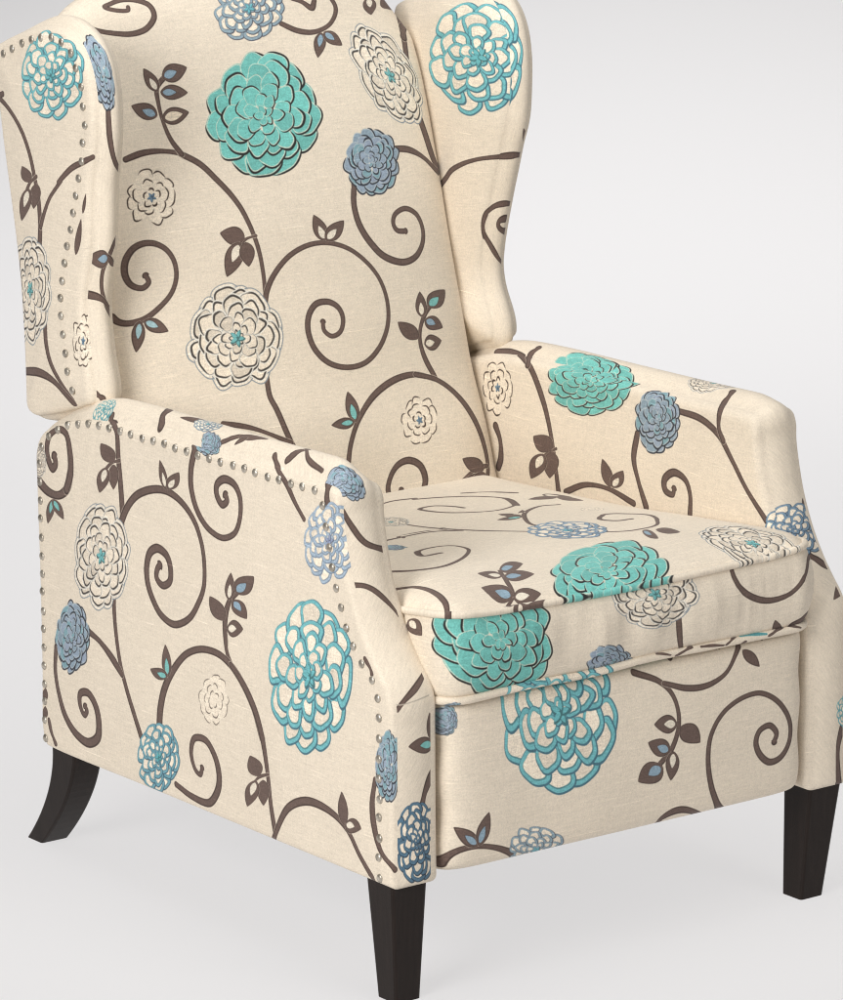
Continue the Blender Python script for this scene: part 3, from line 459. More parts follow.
('s','arm_outer',.00992,1,'brown',[(.4128,.6243),(.4059,.6166),(.4036,.6106),(.4044,.6055),(.4061,.6006),(.4076,.5957),(.4089,.5908),(.4096,.586),(.41,.5814),(.4101,.5769),(.4098,.5725),(.4091,.568),(.408,.5635),(.4066,.5596),(.405,.5557),(.4032,.5517),(.401,.5478),(.3986,.5439),(.3959,.5403),(.393,.5369),(.3894,.5333),(.3855,.5299),(.3812,.5267),(.3766,.5238),(.3718,.5212),(.3667,.5191),(.3611,.5173),(.355,.5158),(.3488,.5147),(.3426,.5143),(.3366,.5146),(.3303,.5161),(.3239,.5184),(.318,.5214),(.3131,.5248),(.3095,.5286),(.3068,.533),(.3047,.5378),(.3032,.5427),(.3021,.5474),(.3015,.5518),(.3014,.5564),(.3016,.561),(.3023,.5655),(.3034,.5696),(.305,.5733),(.3077,.5773),(.311,.5809),(.315,.5839),(.3195,.5861),(.3257,.5875),(.3326,.588),(.3391,.5872),(.3445,.585),(.3496,.5817),(.3531,.5781),(.3547,.5736),(.3542,.5687),(.3523,.5643),(.349,.5602),(.3445,.5566),(.3399,.5553),(.3346,.5579),(.3309,.5619),(.3318,.5648),(.3341,.5678)]),
('f','arm_outer','blue',(.399,.6404),(-.0208,.0119),(.0324,.027),14),
('f','arm_band_l','blue',(.7679,.0054),(-.0185,.0023),(.01,.011),14),
('s','arm_outer',.00941,0,'brown',[(.3328,.381),(.3332,.3857),(.3337,.3905),(.3343,.3953),(.3348,.4),(.3351,.4047),(.3351,.4093),(.3346,.4137),(.3336,.4182),(.3323,.4226),(.3306,.4269),(.3285,.4311),(.3258,.4353),(.3223,.4396),(.318,.4438),(.3134,.448),(.3087,.4521),(.3042,.4563)]),
('s','arm_outer',.00971,0,'brown',[(.324,.4391),(.3262,.4346),(.3285,.4301),(.3306,.4255),(.3322,.4208),(.3333,.4163),(.3341,.4116),(.3346,.4068),(.3348,.4019),(.3348,.3971),(.3346,.3928),(.3343,.3884),(.3338,.384),(.333,.3796),(.332,.3755),(.3307,.3716),(.3288,.3677),(.3265,.364),(.3239,.3606),(.3212,.3571),(.3187,.3536)]),
('l','arm_outer',(.3374,.4104),(.0293,.0246),(-.0138,.0075),''),
('l','arm_outer',(.3252,.4387),(-.0046,.0355),(-.0112,.0019),'w'),
('l','arm_outer',(.3115,.4508),(-.0399,.0286),(-.0137,-.0065),'b'),
('l','arm_outer',(.3167,.4405),(-.0292,-.0175),(.0123,-.0079),'b'),
('l','arm_outer',(.3303,.402),(-.0347,.0062),(.0014,-.0118),'w'),
('s','arm_outer',.01198,0,'brown',[(.4833,.2389),(.4824,.2435),(.4819,.248),(.4814,.2525),(.4808,.2571),(.48,.2617),(.4789,.2663),(.4775,.2713),(.4758,.2764),(.474,.2816),(.472,.2867),(.4697,.2918),(.4671,.2969),(.4641,.3019),(.4608,.3069),(.4572,.3119),(.4533,.3169),(.4493,.3217),(.4451,.3264),(.4403,.3315),(.4353,.3366),(.43,.3414),(.4244,.346),(.4185,.35),(.4112,.354),(.4034,.3576),(.3953,.3606),(.3872,.3629),(.3801,.3643),(.3727,.3652),(.3653,.3657),(.3581,.3657),(.3514,.3653),(.3452,.3644),(.3394,.3631),(.3339,.3613),(.3286,.3593),(.3234,.357),(.3188,.3546),(.3143,.3519),(.3101,.3489),(.3059,.3458),(.3019,.3425),(.298,.339),(.2947,.336),(.2914,.3328),(.2882,.3294),(.2851,.326),(.2821,.3224),(.2792,.3188),(.2764,.3151),(.2738,.3114),(.2714,.3075),(.2692,.3035),(.2672,.2995),(.2653,.2953),(.2634,.2911),(.2616,.287),(.2598,.2828),(.2579,.2786)]),
('s','arm_outer',.01061,0,'brown',[(.3226,.3568),(.3184,.3539),(.3142,.3511),(.31,.3483),(.3059,.3454),(.3019,.3423),(.298,.339),(.2947,.336),(.2915,.3328),(.2883,.3294),(.2852,.326),(.2821,.3224),(.2792,.3188),(.2764,.3151),(.2738,.3114),(.2714,.3076),(.2691,.3036),(.2669,.2997),(.2649,.2956),(.263,.2915),(.2612,.2873),(.2595,.283),(.2579,.2786),(.2565,.2744),(.2553,.27),(.2541,.2655),(.2531,.261),(.2521,.2564),(.2511,.2517),(.2502,.2471),(.2494,.2423),(.2488,.2376),(.2483,.233),(.2478,.2284),(.2474,.2236),(.2471,.2188),(.2468,.214),(.2465,.2093),(.2462,.2046),(.2458,.2),(.2454,.1956),(.2449,.1915),(.2441,.1862),(.2432,.1813),(.2422,.1766),(.2411,.172),(.24,.1674),(.2389,.1627)]),
('l','arm_outer',(.4613,.3111),(.0042,.0408),(-.0112,.0029),'t'),
('l','arm_outer',(.4624,.3096),(.0377,.003),(-.0064,.0083),'t'),
('f','arm_outer','tiny',(.3612,.3037),(-.0327,.0075),(-.001,.0336),15),
('f','arm_outer','blue',(.681,.3156),(-.0429,.0096),(-.001,.046),16),
('s','arm_outer',.0107,0,'brown',[(.6413,.3315),(.6352,.3298),(.629,.3282),(.6229,.3264),(.6168,.3243),(.6113,.3219),(.6058,.3191),(.6005,.3161),(.5952,.313),(.5901,.3098),(.5857,.3069),(.5815,.3038),(.5774,.3006),(.5734,.2974),(.5694,.2941),(.5653,.2909)]),
('s','arm_outer',.01175,1,'brown',[(.7227,.2912),(.7233,.2861),(.724,.2809),(.7248,.2757),(.7253,.2706),(.7256,.2655),(.7254,.2605),(.7246,.2554),(.7235,.2503),(.722,.2454),(.7202,.2405),(.7182,.2357),(.7159,.231),(.7139,.2268),(.7119,.2226),(.7098,.2184),(.7076,.2142),(.7054,.2102),(.7032,.2062),(.7006,.2025),(.6975,.1988),(.6939,.1951),(.6901,.1918),(.6859,.1887),(.6814,.1861),(.6767,.1839),(.6706,.1818),(.664,.1801),(.6573,.1793),(.6507,.1798),(.6433,.1822),(.636,.1861),(.6302,.1907),(.6272,.1947),(.6253,.1994),(.6242,.2043),(.6236,.2093),(.6234,.2141),(.6235,.219),(.6243,.224),(.6256,.2289),(.6274,.2335),(.6298,.2374),(.6331,.2414),(.6373,.245),(.642,.2476),(.647,.2487),(.6551,.2474),(.662,.2441),(.6642,.2406),(.665,.2361),(.665,.2312),(.6643,.227),(.6622,.2221),(.659,.2177),(.6557,.2162),(.652,.2192),(.6494,.2234),(.6502,.2259),(.6521,.2282)]),
('f','arm_outer','blueteal',(.4895,.1994),(-.047,.0112),(-.0059,.0469),17),
('s','arm_outer',.01026,1,'brown',[(.4531,.1718),(.4474,.1704),(.4417,.169),(.436,.1675),(.4303,.1662),(.4244,.1651),(.4183,.1643),(.4108,.1636),(.4027,.163),(.3947,.1629),(.3872,.1635),(.3807,.1652),(.375,.1687),(.37,.1734),(.3658,.1786),(.3622,.1837),(.3594,.1887),(.3574,.1937),(.3562,.1988),(.3555,.204),(.3555,.2083),(.3559,.2129),(.3568,.2175),(.3581,.222),(.3599,.2263),(.3621,.2302),(.3651,.2346),(.3688,.2389),(.373,.2428),(.3778,.2458),(.383,.2475),(.3904,.2478),(.3985,.2466),(.405,.2442),(.4091,.2403),(.4121,.2349),(.414,.2291),(.415,.2236),(.4148,.2186),(.4137,.2133),(.4117,.2082),(.4092,.2039),(.4065,.2009),(.4019,.1986),(.3974,.1984),(.3946,.2024),(.3925,.208)]),
('l','arm_outer',(.2679,.2279),(.0171,.0221),(-.0159,.0079),''),
('l','arm_outer',(.2593,.2249),(.0022,-.0335),(.0142,-.0037),''),
('l','arm_outer',(.2753,.2204),(.0217,-.0391),(.015,-.0008),'w'),
('s','arm_outer',.00397,0,'brown',[(.2462,.2355),(.2531,.2329),(.2599,.2303),(.2663,.2273),(.272,.2233),(.2773,.2187),(.2825,.2142)]),
('s','arm_outer',.01042,0,'brown',[(.2449,.1506),(.2404,.1572),(.2386,.161),(.2361,.1653),(.2334,.1697),(.2302,.175),(.2264,.1808),(.2221,.1869),(.2174,.1928),(.2123,.1982),(.2069,.2028),(.1999,.2074),(.1923,.2116),(.1842,.2151),(.176,.2181),(.1679,.2203),(.1604,.2216),(.1527,.2222),(.145,.2223),(.1374,.2219),(.1302,.2212),(.1234,.2202),(.1177,.219),(.1122,.2176),(.1069,.2159),(.1019,.2139),(.0971,.2116),(.0925,.2091),(.0882,.2064),(.0844,.2034),(.081,.2),(.0778,.1963),(.0748,.1923),(.072,.1883),(.0691,.1843),(.0661,.1804),(.0629,.1768),(.0596,.1736),(.0564,.1704),(.053,.1673),(.0497,.1643),(.0462,.1613),(.0428,.1584),(.0396,.1551),(.0395,.1482)]),
('l','arm_outer',(.0908,.2094),(.0032,.0413),(-.011,.0033),''),
('l','arm_outer',(.0892,.2116),(-.0322,.0013),(.0061,-.0113),'w'),
('f','arm_outer','tealline',(.1585,.3797),(-.0827,.0183),(-.0011,.0935),18),
('f','arm_outer','lightblue',(.1212,.5534),(-.0476,.0092),(.0004,.0487),19),
('s','arm_outer',.00841,0,'brown',[(.2426,.6289),(.2326,.6225),(.224,.6169),(.2178,.6129),(.2127,.6095),(.2085,.6061),(.2055,.6032),(.2026,.6),(.1997,.5968),(.1968,.5935),(.1938,.5903),(.1906,.5872),(.1868,.5837),(.1829,.5803),(.1788,.577),(.1748,.5737),(.1708,.5704)]),
('s','arm_band_l',.0071,0,'brown',[(.6388,.011),(.6347,.0082),(.6307,.0055),(.627,.0032),(.6234,.001),(.6197,-.0009)]),
('s','arm_outer',.01109,0,'brown',[(.1364,.6327),(.1305,.6245),(.1268,.618),(.1257,.6127),(.1259,.6083),(.126,.6044),(.1252,.6002),(.1235,.5964),(.122,.5925)]),
('s','arm_band_l',.00971,0,'brown',[(.5169,.0087),(.517,.0052),(.5174,.0022),(.5172,-.0009)]),
('f','arm_outer','blue',(.0075,.3012),(-.0246,.0057),(-.0003,.0431),20),
('s','arm_outer',.00971,0,'brown',[(.032,.2796),(.033,.2746),(.0341,.2696),(.0352,.2646),(.0362,.2596),(.037,.2547),(.0373,.2497),(.0373,.2454),(.0371,.241),(.0367,.2367),(.0362,.2324),(.0354,.2281),(.0345,.2239),(.0333,.2198),(.0321,.2156),(.0307,.2113),(.0292,.2071),(.0274,.203),(.0254,.199),(.0231,.1953),(.0204,.192),(.0169,.1889),(.0129,.1862),(.0085,.1839),(.004,.1815),(-.0002,.1784),(-.0039,.1748)]),
('f','arm_outer','white',(.7537,.5314),(-.0152,.0029),(-.0008,.0194),21),
('s','arm_outer',.00624,0,'brown',[(.0522,.4238),(.0482,.4203),(.0441,.4168),(.041,.4135),(.0394,.4105),(.0384,.4077)]),
('s','arm_outer',.00801,0,'brown',[(.745,.1887),(.7438,.185),(.7427,.1812),(.7415,.1775),(.74,.1738),(.738,.1702),(.7358,.1667),(.7335,.1632),(.7311,.1598)]),
('l','arm_outer',(.7575,.2098),(-.0055,.0205),(-.0092,.0015),''),
('l','arm_outer',(.7561,.1861),(-.0018,.0193),(-.0084,.0029),''),
('s','arm_outer',.00377,0,'teal',[(.7638,.369),(.7602,.3649),(.7598,.3601)]),
('f','arm_band_l','tealline',(1.0092,.0112),(-.0208,.0012),(.0007,.0166),22),
('s','arm_band_l',.01279,0,'brown',[(.8935,.0452),(.8863,.0318),(.8862,.0257),(.8861,.021),(.8841,.016),(.8809,.0115),(.8785,.0077)]),
('s','arm_band_l',.00897,0,'brown',[(.9858,.0044),(.986,.0023),(.985,.0004),(.979,-.0015),(.9713,-.0031)]),
('s','arm_band_l',.00739,0,'brown',[(.7481,.0089),(.7429,.0111),(.7382,.0135),(.7337,.0163),(.7288,.0189),(.7236,.0217),(.7179,.0237),(.7113,.0253),(.7046,.027),(.6973,.0283),(.6899,.0296),(.6825,.0309),(.6763,.0331)]),
('l','arm_band_l',(.7221,.0201),(-.0481,.0153),(-.0054,-.0062),''),
('l','arm_band_l',(.7066,.0243),(.0155,-.0146),(.0043,.002),''),
('l','arm_band_l',(.7947,.0351),(.0582,-.0105),(.006,.0074),''),
('f','arm_band_l','greyline',(.7953,.0281),(-.0233,.0076),(.0107,.0115),23),
('s','arm_band_l',.01147,0,'brown',[(.611,.0103),(.6082,.0129),(.6061,.0162),(.604,.0196),(.602,.0232),(.5988,.0271),(.5953,.0309),(.5938,.0368)]),
('s','arm_band_l',.00662,0,'brown',[(.5946,.036),(.5854,.0265),(.5797,.0208),(.5738,.0168),(.5679,.0145),(.5608,.0126),(.5534,.0112),(.5459,.0099),(.5388,.0086)]),
('f','arm_band_l','blue',(.5023,.0151),(-.0174,.0254),(.0139,.0147),24),
('s','arm_band_l',.00954,0,'brown',[(.4686,-.001),(.4647,.0016),(.4607,.0042),(.4568,.0067),(.4529,.0094),(.4491,.0121),(.4454,.015),(.4417,.0178),(.438,.0209),(.4344,.0244),(.4311,.0284),(.428,.0331),(.4252,.0391),(.4228,.0463),(.4206,.0546),(.4184,.0642),(.4162,.0754)]),
('s','arm_band_l',.00861,0,'brown',[(.381,-.0036),(.3801,.0024),(.379,.0084),(.3775,.0145),(.3754,.0206),(.3729,.0262),(.37,.0318),(.3667,.0373),(.3631,.0427),(.3593,.048),(.3555,.0532),(.3516,.0583),(.3479,.0629),(.3441,.0673),(.3401,.0714),(.336,.0752)]),
('s','arm_band_l',.00861,0,'brown',[(.2572,.0782),(.2526,.0699),(.2486,.0614),(.2449,.0532),(.2419,.0461),(.239,.0385),(.2362,.0308),(.2336,.0237),(.2311,.0175),(.2288,.0126),(.2263,.008),(.224,.0045),(.2217,.0011)]),
('l','arm_band_l',(.1699,.0863),(.04,-.0138),(-.0016,.0165),'t'),
('l','arm_band_l',(.1704,.083),(.0041,-.0614),(.0112,-.003),'t'),
('s','arm_band_l',.01517,0,'brown',[(.1322,.0765),(.1284,.0726),(.1247,.0686),(.121,.065),(.1174,.0618),(.1137,.0591),(.1094,.0567),(.1053,.0548),(.1012,.0532),(.0971,.0516),(.093,.0499)]),
('f','arm_band_l','bluedark',(.0546,.0418),(-.0054,.0492),(.0498,-.0001),25),
('f','wing_inner','tealline',(.6653,1.007),(-.1053,.0125),(.0041,.076),26),
('f','wing_band_r','tealline',(.4023,.1305),(-.0037,-.0844),(.0953,-.0094),27),
('s','wing_inner',.00762,0,'brown',[(.767,.8046),(.7624,.8087),(.7585,.8127),(.7546,.8167),(.7506,.8206),(.745,.8258),(.7394,.831),(.7342,.8358),(.7296,.8409),(.7245,.8456),(.7183,.8496),(.7108,.8534),(.703,.857),(.6975,.8594),(.6916,.8616),(.6855,.8635),(.6791,.8652),(.6722,.8666),(.665,.8677),(.6576,.8685),(.65,.869),(.6423,.8693),(.6349,.8691),(.6279,.8683),(.622,.867)]),
('s','wing_band_r',.01048,0,'brown',[(.9739,.0197),(.9708,.0126),(.9677,.0059),(.9646,-.0006)]),
('s','wing_band_r',.01048,0,'brown',[(.2601,.0757),(.2621,.07),(.264,.0634),(.2656,.0556),(.2666,.046),(.2667,.0332),(.2629,.0074)]),
('l','wing_band_r',(.2608,-.0404),(.0457,.0736),(-.0014,-.0225),'w'),
('s','wing_inner',.00884,0,'brown',[(.6583,.7557),(.6607,.7612),(.6621,.7664),(.6622,.7713),(.6616,.7761),(.6602,.7808),(.6581,.7852),(.6555,.7888),(.6519,.7918),(.6477,.794)]),
('s','wing_band_r',.00922,0,'brown',[(.1032,.0088),(.1114,.0305),(.1167,.0401),(.1216,.0478),(.1262,.0541),(.1307,.0595),(.135,.0643),(.1391,.069),(.1431,.0731),(.1472,.0765)]),
('s','wing_band_r',.00922,0,'brown',[(.1796,.0764),(.1837,.0731),(.1875,.0692),(.1907,.0643),(.1933,.0576),(.1948,.048),(.1949,.035),(.1913,.0109)]),
('s','wing_band_r',.01095,0,'brown',[(.1482,.0021),(.1523,.0208),(.1544,.0313),(.1564,.0389),(.1586,.0448),(.1611,.0485),(.1638,.0508),(.1668,.0511),(.1695,.0495),(.1713,.0457),(.1723,.0399),(.1724,.0336),(.1716,.025)]),
('s','arm_inner',.01031,0,'brown',[(.6021,.6248),(.5893,.6194),(.5793,.6145),(.5705,.6095),(.5649,.6057),(.5602,.6019),(.5563,.5981),(.5528,.5941),(.5495,.5899),(.5463,.5855),(.5431,.5809),(.54,.5763),(.5371,.5718),(.5342,.5672),(.5315,.5629),(.5289,.5586),(.5265,.5542),(.5243,.5499),(.5222,.5455),(.5202,.541),(.5183,.5365),(.5165,.532),(.5148,.5273),(.513,.5226),(.5113,.5179),(.5096,.513),(.5082,.5082),(.5069,.5033),(.5057,.4984),(.5045,.4933),(.5033,.4882),(.5022,.483),(.5011,.4778),(.5001,.4726),(.499,.4674),(.498,.4621),(.4969,.4569),(.4959,.4517),(.4948,.4465)]),
('s','arm_band_r',.00975,0,'brown',[(1.0397,.0713),(1.0317,.0714),(1.0239,.0711),(1.0162,.0707),(1.0085,.0708),(1.0008,.0716),(.9932,.0731),(.9857,.075),(.9782,.0773)]),
('s','arm_inner',.01064,0,'brown',[(.5684,.6055),(.5711,.6132),(.5788,.6234),(.5899,.6356)]),
('s','arm_band_r',.01109,0,'brown',[(.965,.076),(.9658,.0711),(.9642,.067),(.9615,.0628),(.9596,.0576)]),
('f','arm_inner','small',(.6302,.5637),(-.0338,.0059),(.0031,.037),28),
('f','arm_inner','teal',(.436,.607),(-.0858,.0052),(-.0128,.0472),29),
('f','arm_band_r','teal',(.8269,.0873),(-.0847,-.0035),(.019,-.0441),29),
('l','arm_inner',(.5095,.501),(.0399,.0108),(-.0113,.0124),''),
('l','arm_inner',(.5094,.498),(.0043,-.037),(.0178,-.0024),''),
('l','arm_inner',(.5282,.4915),(.0253,-.0386),(.0171,.002),'w'),
('s','arm_inner',.00406,0,'brown',[(.5001,.5039),(.5071,.5001),(.5141,.4962),(.5211,.4924),(.5282,.4885)]),
('s','arm_inner',.00825,0,'brown',[(.4798,.4488),(.473,.4519),(.4662,.4551),(.4595,.4584),(.4528,.4614),(.4459,.4641),(.4389,.4662),(.4314,.4679),(.4238,.469),(.4161,.4698),(.4084,.4703),(.4006,.4704),(.3928,.4702),(.386,.4698),(.3792,.4689),(.3723,.4677),(.3655,.4664),(.3586,.4649),(.3517,.4633),(.3449,.4619),(.338,.4606)]),
('l','arm_inner',(.3855,.4734),(.018,.0346),(-.0114,.0043),''),
('l','arm_inner',(.3819,.4735),(-.0214,.0266),(-.0124,-.0027),'w'),
('f','arm_inner','blue',(.2941,.5806),(-.0439,.0078),(.003,.0435),30),
('s','arm_inner',.00893,0,'brown',[(.2568,.5983),(.2501,.5981),(.2434,.598),(.2366,.598),(.2299,.5979),(.2233,.5976),(.217,.597),(.211,.5961),(.2044,.5946),(.198,.5928),(.192,.5906),(.1861,.5882),(.1806,.5854),(.1753,.5824),(.1707,.5793),(.1665,.5759),(.1625,.5722),(.1588,.5683),(.155,.5642),(.1512,.5602),(.1472,.5561),(.1437,.5525),(.1403,.5488),(.1371,.545),(.134,.541),(.1311,.5369),(.1281,.5329),(.1249,.5289),(.1216,.525),(.1181,.5211),(.1147,.5176),(.1111,.5141),(.1074,.5107),(.1036,.5072),(.0998,.5038),(.0959,.5004),(.092,.4971),(.0881,.4937),(.0843,.4904),(.0805,.487)]),
('s','arm_inner',.00939,0,'brown',[(.1846,.6358),(.178,.6258),(.1755,.6184),(.1743,.6115),(.1744,.6056),(.1748,.6005),(.1748,.5957),(.1741,.5912),(.1725,.587),(.17,.5832),(.1671,.5795),(.1644,.5758)]),
('s','arm_band_r',.01037,0,'brown',[(.5667,.0514),(.5651,.0589),(.5651,.0647),(.5658,.0696),(.5667,.0738),(.5671,.078)]),
('s','arm_inner',.01039,0,'brown',[(.3342,.5537),(.3351,.5489),(.3361,.5441),(.3373,.5393),(.3383,.5344),(.3391,.5297),(.3395,.525),(.3394,.5205),(.3385,.5158),(.3373,.5111),(.3356,.5066),(.3337,.5021),(.3316,.4976),(.3295,.4929),(.3275,.4884),(.3252,.4839),(.3228,.4793),(.3203,.4746),(.3177,.47),(.3152,.4654),(.3128,.4607)]),
('s','arm_inner',.00977,1,'brown',[(.2247,.4662),(.2246,.4711),(.2244,.4762),(.2241,.4813),(.2241,.4862),(.2244,.4909),(.2253,.4952),(.2271,.5003),(.2293,.505),(.2323,.5091),(.2363,.5124),(.2411,.5147),(.2469,.5164),(.253,.5173),(.2585,.5169),(.2652,.5142),(.2717,.5096),(.276,.5048),(.2774,.4996),(.2766,.4941),(.2739,.49),(.2695,.488),(.2639,.487),(.2596,.4875),(.2578,.4907),(.2571,.495)]),
('f','arm_band_r','white',(.6173,.0363),(-.0326,-.0197),(.0173,-.0224),31),
('s','arm_inner',.01106,0,'brown',[(.6313,.5109),(.6284,.5068),(.6256,.5027),(.6231,.4984),(.6212,.4938),(.62,.4889),(.6192,.4836),(.6188,.4781),(.6189,.4728),(.6194,.468),(.6208,.4635),(.6227,.4593),(.6246,.4552)]),
('s','arm_band_r',.0073,0,'brown',[(.3815,-.004),(.3773,.0019),(.3732,.0076)]),
('f','arm_band_r','bluedark2',(.3421,.0524),(-.0076,-.0765),(.0364,-.0191),32),
('f','arm_inner','bluedark2',(.0373,.4875),(-.0474,.0169),(.0017,.0343),32),
('s','arm_band_r',.01349,0,'brown',[(.3074,.035),(.3039,.0292),(.3005,.023),(.2972,.0166),(.294,.0098),(.2911,.0023),(.2883,-.0053)]),
('l','arm_band_r',(.2737,-.0583),(-.0314,.0824),(.0055,.012),'t'),
('f','arm_band_r','tealline',(.0917,-.0149),(-.006,-.0368),(.0226,.0012),33),
('s','arm_band_r',.01558,0,'brown',[(.0726,.0038),(.0681,.0064),(.0637,.0089),(.0592,.0114),(.0543,.0134),(.0488,.0147),(.0445,.0152),(.0398,.0152),(.0348,.0149),(.0296,.0144),(.0242,.0137),(.0187,.0129),(.0131,.012),(.0076,.0112),(.0016,.0085)]),
('s','seat_top',.006,0,'brown',[(-.0133,.5104),(-.0103,.5102),(-.0064,.5104),(-.0008,.5119),(.0068,.5145),(.0153,.5174),(.0237,.5198),(.0313,.5211),(.0366,.521),(.0416,.5204),(.0464,.5192),(.051,.5178),(.0557,.5163),(.0604,.515),(.0652,.5138)]),
('s','seat_top',.006,0,'brown',[(.0593,.509),(.0639,.5068),(.0687,.5048),(.0735,.5028),(.0782,.5007),(.083,.4986),(.0876,.4963),(.0922,.4937),(.0966,.4909),(.1004,.4881),(.1043,.4852),(.1081,.4821),(.1119,.4789),(.1156,.4754),(.1192,.4719),(.1226,.4684),(.1257,.4647),(.1286,.4608),(.1311,.4567),(.1339,.4517),(.1367,.4467),(.1393,.4414),(.1413,.4358),(.1426,.4299),(.1422,.4236),(.1404,.4169),(.1364,.4065),(.1309,.3948),(.1249,.3834),(.1195,.3757),(.1105,.3709),(.101,.3674),(.0922,.3647),(.0865,.3637),(.0812,.3636),(.0762,.3644),(.0713,.3657),(.0668,.3677),(.0624,.37),(.0582,.3725),(.0542,.3752),(.0502,.3778),(.0464,.3809),(.0425,.384),(.0389,.3877),(.0354,.3914),(.0322,.3954),(.0293,.3996),(.0271,.4044),(.0254,.4094),(.0238,.416),(.0224,.4236),(.0214,.4313),(.0211,.4386),(.0217,.4448),(.0235,.4493),(.0295,.4531),(.0377,.4544),(.0452,.4537),(.0492,.4517),(.0527,.448),(.056,.4434),(.0587,.4383),(.0609,.433),(.0627,.4282),(.0639,.4222),(.0643,.4159),(.0646,.4096)]),
('s','seat_top',.006,0,'brown',[(.1288,.4963),(.1327,.4936),(.1367,.4909),(.1407,.4883),(.1446,.4856),(.1484,.4827),(.152,.4795),(.1553,.4758),(.1583,.4722),(.1609,.4684),(.1623,.4647),(.1637,.4612),(.1651,.4581),(.1671,.4548),(.1694,.4502),(.172,.4458)]),
('f','seat_top','white',(-.0496,.4132),(.0151,-.0181),(.0176,.0236),34),
('f','seat_top','blue',(-.1496,.2712),(.0096,-.0109),(.0108,.0145),35),
('s','seat_top',.006,0,'brown',[(-.0483,.39),(-.0473,.3839),(-.0464,.3778),(-.0456,.3717),(-.0447,.3656),(-.0437,.3596),(-.0426,.3536),(-.0412,.3477),(-.0395,.3418),(-.0378,.3367),(-.036,.3315),(-.0339,.3265),(-.0318,.3294),(-.0296,.3243),(-.0273,.3193),(-.0249,.3142),(-.0225,.3091),(-.0199,.304),(-.0173,.2989),(-.0147,.2938),(-.0124,.2895),(-.01,.2851),(-.0074,.2808),(-.0049,.2765),(-.0022,.2722),(.0005,.2679),(.0033,.2636),(.006,.2592),(.0088,.2549),(.0116,.2506),(.0143,.2462),(.0171,.2419),(.0199,.2377),(.0225,.2333),(.0253,.229)]),
('s','seat_top',.006,0,'brown',[(-.0239,.3053),(-.0278,.3084),(-.0315,.3116),(-.0352,.3149),(-.039,.3181),(-.043,.321),(-.0472,.3236),(-.0517,.3256),(-.0567,.327),(-.062,.3277),(-.0677,.3279),(-.0736,.3276),(-.0797,.3271),(-.0859,.3264),(-.0919,.3256),(-.0978,.3249),(-.1034,.3244),(-.1054,.3197),(-.1112,.3189),(-.1169,.3181),(-.1225,.3173),(-.1281,.3165),(-.1338,.3157)]),
('s','seat_top',.006,0,'brown',[(-.237,.1894),(-.2351,.1844),(-.2333,.1794),(-.2311,.1737),(-.2296,.1696),(-.228,.165),(-.2264,.1601),(-.2246,.1549),(-.2226,.15),(-.2202,.1454),(-.2175,.1413),(-.2145,.1381),(-.2107,.1363),(-.2067,.1352),(-.2023,.1345),(-.1977,.1341),(-.1929,.134),(-.1874,.1344),(-.181,.1355),(-.1743,.1374),(-.1651,.1411),(-.1551,.146),(-.1441,.1528),(-.1333,.1605),(-.1233,.1688),(-.1101,.1813),(-.0996,.1938),(-.0953,.2026),(-.0932,.2114),(-.0928,.2194),(-.0934,.2262),(-.0951,.231),(-.098,.2348),(-.102,.2377),(-.1067,.2397),(-.112,.2408),(-.1175,.241),(-.1241,.2404),(-.1318,.2391),(-.1397,.2366),(-.1463,.2328),(-.1514,.227),(-.158,.2154),(-.1626,.2047),(-.1624,.2013),(-.1596,.2001),(-.1542,.2004),(-.1476,.2015),(-.141,.2026),(-.1353,.203)]),
('s','seat_top',.00868,0,'brown',[(-.2745,.1221),(-.2726,.1185),(-.2706,.1149),(-.2683,.1109),(-.2661,.1076),(-.2635,.1039),(-.2608,.0999),(-.2582,.0955),(-.2563,.0907),(-.2553,.0854),(-.2549,.0786),(-.2551,.0713),(-.2557,.0641),(-.2568,.0568),(-.2586,.0493),(-.2611,.0403),(-.2647,.0304),(-.2694,.0199),(-.2729,.0115),(-.2765,.0048),(-.2804,-.0012),(-.2842,-.0065),(-.2877,-.0113),(-.2908,-.0162)]),
('s','seat_top',.006,0,'brown',[(-.1972,-.0214),(-.1921,-.0168),(-.1866,-.0121),(-.1812,-.0069),(-.1767,-.0009),(-.1732,.0066),(-.1696,.0162),(-.1655,.027),(-.1606,.0383),(-.1557,.0485),(-.151,.0584),(-.1463,.0684),(-.1407,.0792)]),
('l','seat_top',(-.1526,.0579),(-.0195,.024),(.0114,.0142),'w'),
('l','seat_top',(-.1382,.0824),(.042,.008),(-.0149,-.0221),'b'),
('l','seat_top',(-.1532,.0542),(.0412,-.0073),(-.0136,-.0193),'b'),
('l','seat_top',(-.1793,-.0048),(-.0247,.0361),(.0162,.0193),'b'),
('l','seat_top',(-.1789,-.0048),(.0411,-.0024),(-.0084,-.0178),'w'),
('l','seat_top',(.0768,.3118),(-.0103,.0282),(.0087,.0067),''),
('l','seat_top',(.0755,.3102),(-.0324,.0101),(.0076,.0102),'t'),
('s','seat_top',.006,0,'brown',[(.1652,.348),(.1594,.3488),(.1541,.3504),(.1488,.352),(.1434,.3533),(.1375,.3535),(.1306,.3516),(.1203,.3466),(.1087,.3396),(.0964,.3304),(.0887,.3228),(.0762,.3065),(.0648,.2886),(.0568,.2735),(.0533,.2636),(.0524,.2557),(.053,.2489),(.0541,.2425),(.0555,.2373),(.0578,.2328),(.061,.229),(.0644,.2253),(.0679,.2217),(.0711,.218)]),
